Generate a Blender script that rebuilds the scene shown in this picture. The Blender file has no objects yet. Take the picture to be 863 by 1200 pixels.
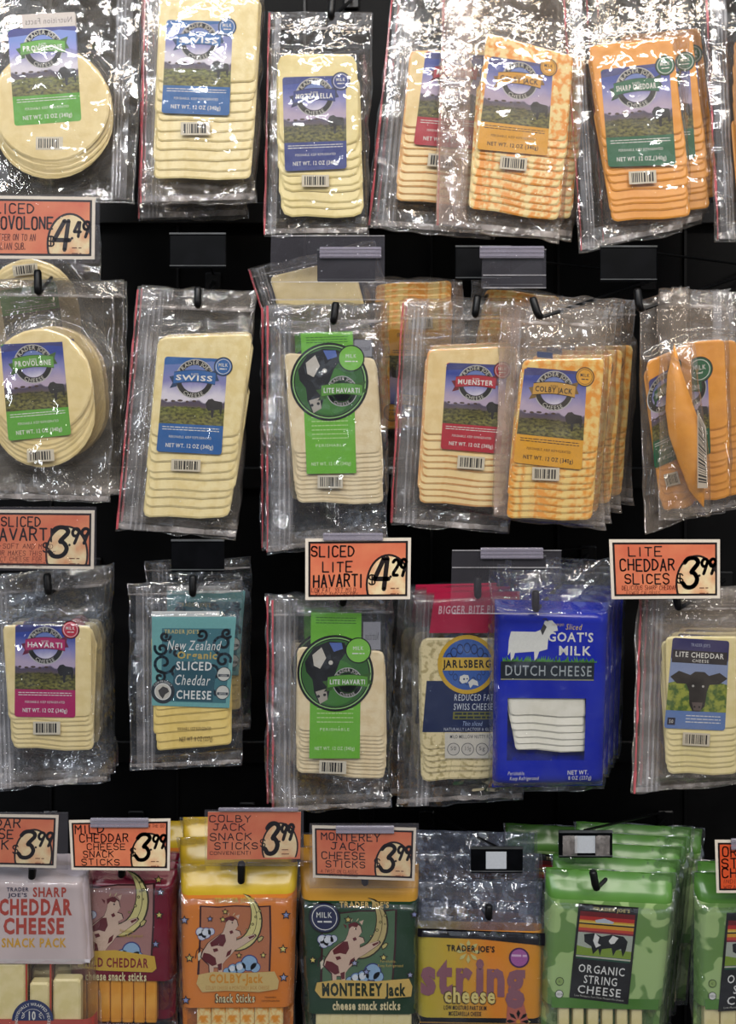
import bpy, math, random
import numpy as np
from mathutils import Vector, Matrix
from mathutils.geometry import tessellate_polygon
random.seed(7)
sc = bpy.context.scene
COL = sc.collection

# ---------------------------------------------------------------- camera, world, light, exposure
S = 0.00115            # metres per photo pixel on the plane y = 0
D = 1.30               # camera distance from that plane
CX, CY, ZC = 431.5, 430.0, 1.45
cam = bpy.data.objects.new('camera', bpy.data.cameras.new('camera'))
COL.objects.link(cam)
cam.location = (0, -D, ZC)
cam.rotation_euler = (math.pi / 2, 0, 0)
cam.data.sensor_fit = 'VERTICAL'
cam.data.sensor_height = 36
cam.data.lens = 36 * D / (1200 * S)
cam.data.shift_y = -(600 - CY) / 1200
cam.data.clip_start = 0.05
sc.camera = cam

world = bpy.data.worlds.new('shop_interior')
sc.world = world
world.use_nodes = True
bg = world.node_tree.nodes['Background']
bg.inputs[1].default_value = 1.0
# the shop around: pale lit ceiling above, dim aisle and floor below
_n, _l = world.node_tree.nodes, world.node_tree.links
_tc = _n.new('ShaderNodeTexCoord'); _sp = _n.new('ShaderNodeSeparateXYZ'); _cr = _n.new('ShaderNodeValToRGB')
_mr = _n.new('ShaderNodeMapRange'); _mr.inputs['From Min'].default_value = -1
_l.new(_tc.outputs['Generated'], _sp.inputs[0]); _l.new(_sp.outputs['Z'], _mr.inputs['Value']); _l.new(_mr.outputs[0], _cr.inputs[0])
_e = _cr.color_ramp.elements
_e[0].position = .40; _e[0].color = (.055, .052, .050, 1)
_e[1].position = .66; _e[1].color = (.50, .56, .66, 1)
_q = _e.new(.55); _q.color = (.09, .09, .10, 1)
_l.new(_cr.outputs[0], bg.inputs[0])


def area(name, loc, target, sx, sy, power, col=(1, 1, 1)):
    l = bpy.data.lights.new(name, 'AREA')
    l.shape = 'RECTANGLE'
    l.size, l.size_y, l.energy, l.color = sx, sy, power, col
    o = bpy.data.objects.new(name, l)
    COL.objects.link(o)
    o.location = loc
    o.rotation_euler = (Vector(target) - Vector(loc)).to_track_quat('-Z', 'Y').to_euler()
    return o


area('case_canopy_lamp', (0.0, -0.95, 2.55), (0, 0.05, 1.2), 1.9, 0.05, 9, (1, .86, .68))
# ceiling tubes over the aisle, receding behind the camera
for k, (x, y, w_, z) in enumerate([(-0.9, -1.7, 1.2, 2.9), (0.8, -2.0, 1.2, 2.9), (-0.2, -3.2, 1.3, 3.5), (1.6, -3.4, 1.3, 3.5), (-1.9, -3.6, 1.3, 3.5)]):
    area('ceiling_tube_lamp', (x, y, z), (x * .3, 0, 1.0), w_, .05, 12 + 8 * -y, (1, .93, .84) if k % 2 else (.95, .97, 1))
area('added_side_fill', (-2.2, -2.2, 1.7), (0, 0, 0.9), 0.06, 1.2, 9, (.90, .95, 1))  # added fill light on the left, brightens the lower rows and film glints
area('added_side_fill', (2.3, -1.9, 1.6), (0, 0, 1.0), 0.06, 1.2, 9, (1, .95, .9))  # matching fill light added on the right, no real tube there
sc.view_settings.view_transform = 'Standard'
sc.view_settings.look = 'None'
sc.view_settings.gamma = 1
sc.view_settings.exposure = -0.52
sc.cycles.transparent_max_bounces = 40
sc.cycles.max_bounces = 6
sc.cycles.glossy_bounces = 3
sc.cycles.diffuse_bounces = 3
sc.cycles.caustics_reflective = False
sc.cycles.caustics_refractive = False


# ---------------------------------------------------------------- helpers
def lin(c):
    return tuple(((x / 255) / 12.92 if x / 255 <= .04045 else ((x / 255 + .055) / 1.055) ** 2.4) for x in c) + (1,)


def W(px, py, d=0.0):
    f = (D + d) / D
    return Vector(((px - CX) * f * S, d, ZC + (CY - py) * f * S))


MATS = {}


def nodes(name):
    m = bpy.data.materials.new(name)
    m.use_nodes = True
    nt = m.node_tree
    return m, nt, nt.nodes, nt.links, nt.nodes['Principled BSDF']


def paint(col, rough=.45, name=None):
    key = (tuple(col), rough)
    if key in MATS:
        return MATS[key]
    m, nt, N, L, b = nodes(name or 'print_%d_%d_%d' % tuple(col))
    lum = .3 * col[0] + .59 * col[1] + .11 * col[2]
    col = tuple(.97 * (.95 * c + .05 * lum) for c in col)
    b.inputs['Roughness'].default_value = rough
    # a little ink and fibre variation
    t = N.new('ShaderNodeTexNoise'); t.inputs['Scale'].default_value = 420
    tc = N.new('ShaderNodeTexCoord'); L.new(tc.outputs['Object'], t.inputs['Vector'])
    r = N.new('ShaderNodeMixRGB'); r.blend_type = 'MULTIPLY'; r.inputs[0].default_value = .18
    r.inputs[1].default_value = lin(col); L.new(t.outputs['Fac'], r.inputs[2])
    L.new(r.outputs[0], b.inputs['Base Color'])
    MATS[key] = m
    return m


def two_tone(name, c1, c2, scale, rough=.42, detail=4, lo=.4, hi=.6, stretch=(1, 1, 1), bump=.0, bscale=300, spec=.5):
    m, nt, N, L, b = nodes(name)
    tc = N.new('ShaderNodeTexCoord'); mp = N.new('ShaderNodeMapping')
    mp.inputs['Scale'].default_value = stretch
    L.new(tc.outputs['Object'], mp.inputs[0])
    t = N.new('ShaderNodeTexNoise'); t.inputs['Scale'].default_value = scale; t.inputs['Detail'].default_value = detail
    L.new(mp.outputs[0], t.inputs['Vector'])
    cr = N.new('ShaderNodeValToRGB')
    cr.color_ramp.elements[0].position = lo; cr.color_ramp.elements[0].color = lin(c1)
    cr.color_ramp.elements[1].position = hi; cr.color_ramp.elements[1].color = lin(c2)
    L.new(t.outputs['Fac'], cr.inputs[0]); L.new(cr.outputs[0], b.inputs['Base Color'])
    b.inputs['Roughness'].default_value = rough
    b.inputs['Specular IOR Level'].default_value = spec
    if bump:
        t2 = N.new('ShaderNodeTexNoise'); t2.inputs['Scale'].default_value = bscale
        L.new(mp.outputs[0], t2.inputs['Vector'])
        bp = N.new('ShaderNodeBump'); bp.inputs['Strength'].default_value = bump; bp.inputs['Distance'].default_value = .001
        L.new(t2.outputs['Fac'], bp.inputs['Height']); L.new(bp.outputs[0], b.inputs['Normal'])
    return m


def film(name, haze, hazecol=(235, 228, 220), rough=.05, bump=.42, gloss=1.9, trans=(.985, .985, .985), bscale=42, fnoise=1.0):
    m, nt, N, L, b = nodes(name)
    N.remove(b)
    out = N['Material Output']
    tc = N.new('ShaderNodeTexCoord')
    # crumpled film: every cell is a flat facet with a tilt of its own, with soft ripples on top
    n1 = N.new('ShaderNodeTexNoise'); n1.inputs['Scale'].default_value = bscale * .5; n1.inputs['Detail'].default_value = 2
    L.new(tc.outputs['Object'], n1.inputs['Vector'])
    vs = N.new('ShaderNodeVectorMath'); vs.operation = 'SCALE'; vs.inputs['Scale'].default_value = 1.6 / bscale
    L.new(n1.outputs['Color'], vs.inputs[0])
    va = N.new('ShaderNodeVectorMath'); va.operation = 'ADD'; L.new(tc.outputs['Object'], va.inputs[0]); L.new(vs.outputs[0], va.inputs[1])
    flat = N.new('ShaderNodeVectorMath'); flat.operation = 'MULTIPLY'; flat.inputs[1].default_value = (1, 0, .6); L.new(va.outputs[0], flat.inputs[0])
    hs = []
    for sc_, am in ((bscale, 1.0), (bscale * 2.6, .24)):
        vo = N.new('ShaderNodeTexVoronoi'); vo.feature = 'F1'; vo.inputs['Scale'].default_value = sc_; L.new(flat.outputs[0], vo.inputs['Vector'])
        d_ = N.new('ShaderNodeVectorMath'); d_.operation = 'SUBTRACT'; L.new(flat.outputs[0], d_.inputs[0]); L.new(vo.outputs['Position'], d_.inputs[1])
        c_ = N.new('ShaderNodeVectorMath'); c_.operation = 'SUBTRACT'; c_.inputs[1].default_value = (.5, .5, .5); L.new(vo.outputs['Color'], c_.inputs[0])
        dt_ = N.new('ShaderNodeVectorMath'); dt_.operation = 'DOT_PRODUCT'; L.new(d_.outputs[0], dt_.inputs[0]); L.new(c_.outputs[0], dt_.inputs[1])
        mm = N.new('ShaderNodeMath'); mm.operation = 'MULTIPLY'; mm.inputs[1].default_value = bump * am; L.new(dt_.outputs['Value'], mm.inputs[0])
        hs.append(mm)
    ad = N.new('ShaderNodeMath'); ad.operation = 'ADD'; L.new(hs[0].outputs[0], ad.inputs[0]); L.new(hs[1].outputs[0], ad.inputs[1])
    rp = N.new('ShaderNodeMath'); rp.operation = 'MULTIPLY_ADD'; rp.inputs[1].default_value = .35 * bump / bscale
    L.new(n1.outputs['Fac'], rp.inputs[0]); L.new(ad.outputs[0], rp.inputs[2])
    bp = N.new('ShaderNodeBump'); bp.inputs['Strength'].default_value = 1; bp.inputs['Distance'].default_value = 1
    L.new(rp.outputs[0], bp.inputs['Height'])
    tr = N.new('ShaderNodeBsdfTransparent'); tr.inputs[0].default_value = (*trans, 1)
    df = N.new('ShaderNodeBsdfDiffuse'); df.inputs[0].default_value = lin(hazecol)
    L.new(bp.outputs[0], df.inputs['Normal'])
    gl = N.new('ShaderNodeBsdfGlossy'); gl.inputs['Roughness'].default_value = rough
    L.new(bp.outputs[0], gl.inputs['Normal'])
    # haze varies in soft patches
    n2 = N.new('ShaderNodeTexNoise'); n2.inputs['Scale'].default_value = 28; n2.inputs['Detail'].default_value = 3
    L.new(tc.outputs['Object'], n2.inputs['Vector'])
    mr = N.new('ShaderNodeMapRange'); mr.inputs['From Min'].default_value = .3; mr.inputs['From Max'].default_value = .7
    mr.inputs['To Min'].default_value = haze * (1 - .5 * fnoise); mr.inputs['To Max'].default_value = haze * (1 + .5 * fnoise)
    L.new(n2.outputs['Fac'], mr.inputs['Value'])
    m1 = N.new('ShaderNodeMixShader'); L.new(mr.outputs[0], m1.inputs[0]); L.new(tr.outputs[0], m1.inputs[1]); L.new(df.outputs[0], m1.inputs[2])
    fr = N.new('ShaderNodeFresnel'); fr.inputs[0].default_value = 1.5
    mu = N.new('ShaderNodeMath'); mu.operation = 'MULTIPLY'; mu.inputs[1].default_value = gloss; mu.use_clamp = True
    L.new(fr.outputs[0], mu.inputs[0])
    mn = N.new('ShaderNodeMath'); mn.operation = 'MINIMUM'; mn.inputs[1].default_value = .24; L.new(mu.outputs[0], mn.inputs[0])
    m2 = N.new('ShaderNodeMixShader'); L.new(mn.outputs[0], m2.inputs[0]); L.new(m1.outputs[0], m2.inputs[1]); L.new(gl.outputs[0], m2.inputs[2])
    L.new(m2.outputs[0], out.inputs['Surface'])
    return m


def landscape(name, sky=(40, 62, 150), haze=(176, 160, 186), grass=(86, 84, 50), dark=(38, 34, 26), zoom=1.0):
    """printed pasture picture: sky, hills and grass laid out in the label's own UV"""
    m, nt, N, L, b = nodes(name)
    b.inputs['Roughness'].default_value = .4
    uv = N.new('ShaderNodeUVMap'); uv.uv_map = 'UVMap'
    sp = N.new('ShaderNodeSeparateXYZ'); L.new(uv.outputs[0], sp.inputs[0])
    n = N.new('ShaderNodeTexNoise'); n.inputs['Scale'].default_value = 4; n.inputs['Detail'].default_value = 6
    L.new(uv.outputs[0], n.inputs['Vector'])
    w = N.new('ShaderNodeMath'); w.operation = 'MULTIPLY_ADD'; w.inputs[1].default_value = .16
    L.new(n.outputs['Fac'], w.inputs[0]); L.new(sp.outputs['Y'], w.inputs[2])
    cr = N.new('ShaderNodeValToRGB'); e = cr.color_ramp.elements
    stops = [(0.0, sky), (.20, sky), (.34, (128, 128, 184)), (.47, haze), (.53, haze), (.545, (74, 66, 92)), (.59, (88, 76, 84)), (.61, grass), (.74, (116, 116, 66)), (.80, grass), (1.0, dark)]
    e[0].position = 0; e[0].color = lin(sky); e[1].position = 1; e[1].color = lin(dark)
    for p, c in stops[1:-1]:
        q = e.new(p); q.color = lin(c)
    L.new(w.outputs[0], cr.inputs[0])
    n3 = N.new('ShaderNodeTexNoise'); n3.inputs['Scale'].default_value = 16; n3.inputs['Detail'].default_value = 6
    mp = N.new('ShaderNodeMapping'); mp.inputs['Scale'].default_value = (1, 2.4, 1)
    mp.inputs['Rotation'].default_value = (0, 0, .25); L.new(uv.outputs[0], mp.inputs[0]); L.new(mp.outputs[0], n3.inputs['Vector'])
    cr2 = N.new('ShaderNodeValToRGB'); cr2.color_ramp.elements[0].position = .36; cr2.color_ramp.elements[1].position = .62
    cr2.color_ramp.elements[0].color = lin(dark); cr2.color_ramp.elements[1].color = lin((206, 200, 170))
    L.new(n3.outputs['Fac'], cr2.inputs[0])
    gt = N.new('ShaderNodeMath'); gt.operation = 'GREATER_THAN'; gt.inputs[1].default_value = .60; L.new(w.outputs[0], gt.inputs[0])
    g2 = N.new('ShaderNodeMath'); g2.operation = 'MULTIPLY'; g2.inputs[1].default_value = .85; L.new(gt.outputs[0], g2.inputs[0])
    mx = N.new('ShaderNodeMixRGB'); mx.blend_type = 'OVERLAY'; L.new(g2.outputs[0], mx.inputs[0]); L.new(cr.outputs[0], mx.inputs[1]); L.new(cr2.outputs[0], mx.inputs[2])
    L.new(mx.outputs[0], b.inputs['Base Color'])
    return m


FILM = film('clear_bag_film', .035, trans=(.985, .972, .95))
FILM_HAZY = film('hazy_bag_film', .08, (228, 212, 198), trans=(.985, .970, .945))
GUSSET = film('milky_gusset_film', .34, (196, 168, 152), rough=.09, bump=.7, gloss=2.0, bscale=50)
FILM_TIGHT = film('tight_wrap_film', .04, bump=.35, gloss=1.3)
FILM_CRISP = film('crisp_clear_film', .025, (215, 225, 240), rough=.05, bump=1.25, gloss=3.6, bscale=46)
CALM = {FILM: film('clear_film_stretched_over_cheese', .03, trans=(.985, .972, .95), bump=.22), FILM_HAZY: film('hazy_film_stretched_over_cheese', .05, (228, 212, 198), bump=.20, trans=(.985, .970, .945)),
        FILM_CRISP: film('crisp_film_stretched_over_cheese', .02, (215, 225, 240), bump=.42, gloss=2.4, bscale=46)}
SEAM = film('heat_sealed_seam_film', .30, (225, 215, 210), rough=.15, bump=.9, gloss=2.0, bscale=150)
ZIP = film('zip_strip_plastic', .12, (225, 222, 226), rough=.10, bump=.35, gloss=2.0)
ZIPRIB = film('zip_rib_plastic', .24, (235, 232, 235), rough=.10, bump=.25, gloss=2.6)
HEADER = film('crumpled_header_film', .09, (228, 220, 214), rough=.07, bump=1.3, gloss=4.0, bscale=70)
PINK = film('pink_tear_strip_plastic', .62, (205, 92, 100), rough=.2, bump=.2, gloss=1.2)
SLEEVE = film('clear_sign_sleeve_plastic', .03, (205, 200, 215), rough=.05, bump=.03, gloss=1.4, fnoise=.2)
CLIP = film('clear_clip_plastic', .42, (172, 166, 182), rough=.15, bump=.03, gloss=2.0, fnoise=.2)

CH_IVORY = two_tone('ivory_cheese', (226, 204, 146), (234, 214, 160), 60, bump=.15)
CH_SWISS = two_tone('swiss_cheese', (228, 208, 148), (238, 222, 170), 70, bump=.25)
CH_MOZZ = two_tone('pale_mozzarella_cheese', (222, 204, 140), (232, 216, 156), 50, bump=.1)
CH_HAVARTI = two_tone('cream_havarti_cheese', (222, 200, 158), (232, 214, 176), 70, bump=.3)
CH_PALE = two_tone('pale_cheddar_cheese', (226, 212, 152), (236, 222, 170), 60, bump=.1)
CH_WHITE = two_tone('white_goat_cheese', (226, 222, 206), (236, 232, 218), 60, bump=.15)
CH_YELLOW = two_tone('yellow_cheddar_cheese', (226, 196, 110), (236, 208, 126), 60, bump=.1)
CH_ORANGE = two_tone('orange_cheddar_cheese', (226, 150, 52), (232, 158, 60), 60, bump=.1)
CH_COLBY = two_tone('marbled_colby_jack_cheese', (230, 148, 44), (238, 214, 150), 95, lo=.44, hi=.56, bump=.1)
CH_COLBY2 = two_tone('marbled_yellow_colby_cheese', (230, 152, 44), (236, 204, 124), 85, lo=.42, hi=.58, bump=.1)
CH_MUEN = two_tone('muenster_cheese', (228, 200, 142), (236, 212, 158), 60, bump=.1)
CH_RIND = two_tone('muenster_rind', (226, 160, 96), (234, 190, 130), 60, bump=.1)
CH_HOLEY = two_tone('eyed_swiss_cheese', (176, 160, 112), (222, 206, 160), 130, lo=.38, hi=.5, bump=.4)
CH_STICK = two_tone('mild_cheddar_stick_cheese', (222, 150, 52), (234, 168, 72), 40, bump=.1)
BLACK_METAL = two_tone('black_powder_coated_metal', (6, 6, 7), (11, 11, 12), 60, rough=.4, bump=.1, spec=.35)
BLACK_PLASTIC = two_tone('black_satin_plastic', (6, 7, 9), (10, 11, 14), 40, rough=.4, bump=.05, spec=.10)
EDGE_PLASTIC = two_tone('dull_edge_plastic', (60, 62, 62), (80, 82, 84), 30)
WALL = two_tone('black_back_panel', (3, 3, 4), (7, 7, 8), 20, rough=.6, bump=.1, spec=.15)

LAND = landscape('pasture_print')
LAND2 = landscape('pale_pasture_print', (100, 120, 180), (215, 210, 225), (110, 118, 58), (60, 54, 36))


def mk(name, verts, faces, mats, idx=None, parent=None, smooth=False, uvs=None):
    me = bpy.data.meshes.new(name)
    me.from_pydata([tuple(v) for v in verts], [], faces)
    for m in (mats if isinstance(mats, (list, tuple)) else [mats]):
        me.materials.append(m)
    if idx is not None:
        me.polygons.foreach_set('material_index', idx)
    if smooth:
        me.polygons.foreach_set('use_smooth', [True] * len(me.polygons))
    if uvs is not None:
        ul = me.uv_layers.new(name='UVMap')
        for p in me.polygons:
            for li in p.loop_indices:
                ul.data[li].uv = uvs[me.loops[li].vertex_index]
    me.update()
    o = bpy.data.objects.new(name, me)
    COL.objects.link(o)
    if parent:
        o.parent = parent
    return o


def empty(name, loc, label, cat, group=None):
    o = bpy.data.objects.new(name, None)
    COL.objects.link(o)
    o.empty_display_size = .01
    o.location = loc
    o['label'] = label; o['category'] = cat
    if group:
        o['group'] = group
    return o


KIDS = {}


def children(o):
    return list(o.children)


def copy_tree(o, parent=None):
    c = o.copy()
    COL.objects.link(c)
    if parent:
        c.parent = parent
    for ch in children(o):
        copy_tree(ch, c)
    return c


class MB:
    def __init__(s):
        s.v, s.f, s.m = [], [], []

    def add(s, vs, fs, m=0):
        n = len(s.v)
        s.v += [tuple(v) for v in vs]
        for f in fs:
            s.f.append(tuple(i + n for i in f)); s.m.append(m)

    def box(s, c, size, m=0, rot=None, bev=0.0):
        x, y, z = (q / 2 for q in size)
        if bev:
            # chamfered in the xz outline and at the front edge
            o = []
            for (sx, sz) in ((-1, -1), (1, -1), (1, 1), (-1, 1)):
                pts = [(sx * x, sz * (z - bev)), (sx * (x - bev), sz * z)]
                if sx * sz > 0:
                    pass
                else:
                    pts.reverse()
                if (sx, sz) in ((-1, -1), (1, 1)):
                    pts = [(sx * x, sz * (z - bev)), (sx * (x - bev), sz * z)]
                else:
                    pts = [(sx * (x - bev), sz * z), (sx * x, sz * (z - bev))]
                o += pts
            k = len(o)
            i_ = [(px * (1 - bev / x), pz * (1 - bev / z)) for px, pz in o]
            v = [(a, -y, b) for a, b in i_] + [(a, -y + bev * .7, b) for a, b in o] + [(a, y, b) for a, b in o]
            f = [tuple(range(k))]
            for r in range(2):
                for i in range(k):
                    j = (i + 1) % k
                    f.append((r * k + i, (r + 1) * k + i, (r + 1) * k + j, r * k + j))
            f.append(tuple(reversed(range(2 * k, 3 * k))))
        else:
            v = [(a * x, b * y, c_ * z) for a in (-1, 1) for b in (-1, 1) for c_ in (-1, 1)]
            f = [(0, 1, 3, 2), (4, 6, 7, 5), (0, 4, 5, 1), (2, 3, 7, 6), (0, 2, 6, 4), (1, 5, 7, 3)]
        c = Vector(c)
        v = [Vector(q) for q in v]
        if rot:
            v = [rot @ q for q in v]
        s.add([q + c for q in v], f, m)

    def tube(s, pts, r, m=0, seg=8, caps=True):
        pts = [Vector(p) for p in pts]
        rs = r if isinstance(r, (list, tuple)) else [r] * len(pts)
        vs = []
        up = Vector((0.13, .21, .97)).normalized()
        for i, p in enumerate(pts):
            t = (pts[min(i + 1, len(pts) - 1)] - pts[max(i - 1, 0)]).normalized()
            a = t.cross(up)
            if a.length < .1:
                a = t.cross(Vector((1, 0, 0)))
            a.normalize(); b = t.cross(a)
            for k in range(seg):
                an = 2 * math.pi * k / seg
                vs.append(p + (a * math.cos(an) + b * math.sin(an)) * rs[i])
        fs = []
        for i in range(len(pts) - 1):
            for k in range(seg):
                k2 = (k + 1) % seg
                fs.append((i * seg + k, i * seg + k2, (i + 1) * seg + k2, (i + 1) * seg + k))
        if caps:
            fs.append(tuple(reversed(range(seg)))); n = (len(pts) - 1) * seg
            fs.append(tuple(range(n, n + seg)))
        s.add(vs, fs, m)

    def build(s, name, mats, parent=None, smooth=False):
        return mk(name, s.v, s.f, mats, s.m, parent, smooth)


# ---------------------------------------------------------------- numpy noise
_R = np.random.RandomState(11).rand(256, 256)


def vn(x, y, seed=0):
    x = x + seed * 17.31; y = y + seed * 9.77
    xi = np.floor(x).astype(int); yi = np.floor(y).astype(int)
    fx = x - xi; fy = y - yi
    fx = fx * fx * (3 - 2 * fx); fy = fy * fy * (3 - 2 * fy)
    g = lambda a, b: _R[a % 256, b % 256]
    return (g(xi, yi) * (1 - fx) + g(xi + 1, yi) * fx) * (1 - fy) + (g(xi, yi + 1) * (1 - fx) + g(xi + 1, yi + 1) * fx) * fy


def ridge(x, y, seed=0):
    return np.abs(2 * vn(x, y, seed) - 1)


def wrinkle(x, y, seed, hole=None):
    wx = x + 14 * (vn(x / 30, y / 30, seed + 3) - .5); wy = y + 14 * (vn(x / 30, y / 30, seed + 4) - .5)
    a = .50 * ridge(wx / 34 + wy / 80, wy / 30, seed) + .30 * ridge(wx / 15, wy / 13, seed + 1) + .20 * ridge(wx / 7.5, wy / 8, seed + 2)
    if hole is not None:
        dx, dy = x - hole[0], y - hole[1]
        r = np.sqrt(dx * dx + dy * dy) + 1e-3
        th = np.arctan2(dy, dx)
        a = a + .8 * np.exp(-r / 45) * ridge(th * 3.2 + 5, r / 90, seed + 6)
    return a


def poly_dist(x, y, poly):
    """signed distance (px) outside a convex polygon given clockwise on screen (y down)"""
    d = np.full_like(x, -1e9)
    n = len(poly)
    for i in range(n):
        x0, y0 = poly[i]; x1, y1 = poly[(i + 1) % n]
        ex, ey = x1 - x0, y1 - y0
        l = math.hypot(ex, ey) + 1e-9
        d = np.maximum(d, ((x - x0) * ey - (y - y0) * ex) / l)
    return d


# ---------------------------------------------------------------- lettering
GL = {}
_fc = bpy.data.curves.new('glyph', 'FONT')
_fo = bpy.data.objects.new('glyph', _fc)
COL.objects.link(_fo)


def glyph(ch, bold):
    k = (ch, bold)
    if k in GL:
        return GL[k]
    _fc.offset = bold; _fc.resolution_u = 2
    _fc.body = ch
    dg = bpy.context.evaluated_depsgraph_get(); dg.update()
    ev = _fo.evaluated_get(dg); me = ev.to_mesh()
    vs = [(v.co.x, v.co.y) for v in me.vertices]; fs = [tuple(p.vertices) for p in me.polygons]
    ev.to_mesh_clear()
    xs = [v[0] for v in vs] or [0, .3]
    adv = (max(xs) + .07 + max(0, min(xs))) if vs else .30
    GL[k] = (vs, fs, adv)
    return GL[k]


HW = dict(A="002640 1232", B="0006 062635342303 2342413000", C="4536160501103041", D="0006 062644422000", E="46060040 0333", F="460600 0333",
          G="45361605011030414323", H="0006 4046 0343", I="2026", J="1646 3631201001", K="0006 4603 1440", L="060040", M="0006234640", N="00064046",
          O="160501103041453616", P="0006 0636453303", R="0006 0636453303 2340", S="453616050413334241301001", T="0646 2620", U="060110304146",
          V="062046", W="0610243046", X="0640 4600", Y="062346 2320", Z="06460040", Q="160501103041453616 2240")
HW.update({'0': "160501103041453616", '1': "152620", '2': "05163645440040", '3': "0546362434423110 01"[:16] + "01", '4': "260242 3630", '5': "4606043443413000",
           '6': "4516050110304142330 2"[:18] + "02", '7': "0646 4610", '8': "241605041333424130100113 33444536 16"[:22], '9': "453616050413334520",
           '$': "453616050413334241301001 2620", '.': "1011", "'": "2625", '!': "2622 2120", '-': "1333", ',': "1100", '/': "0046"})
HW['3'] = "05163645342333424130100 1".replace(' ', '')
HW['6'] = "4536160501103041423304".replace(' ', '')[:22]
HW['8'] = "2316050 4".replace(' ', '')[:0] + "231405163645342332411001130 0"[:0] + "2314051636453423 2342413010011223"
NARROW = {'I': .45, '1': .6, '.': .35, "'": .35, '!': .4, ',': .35, ' ': .6}


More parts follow.
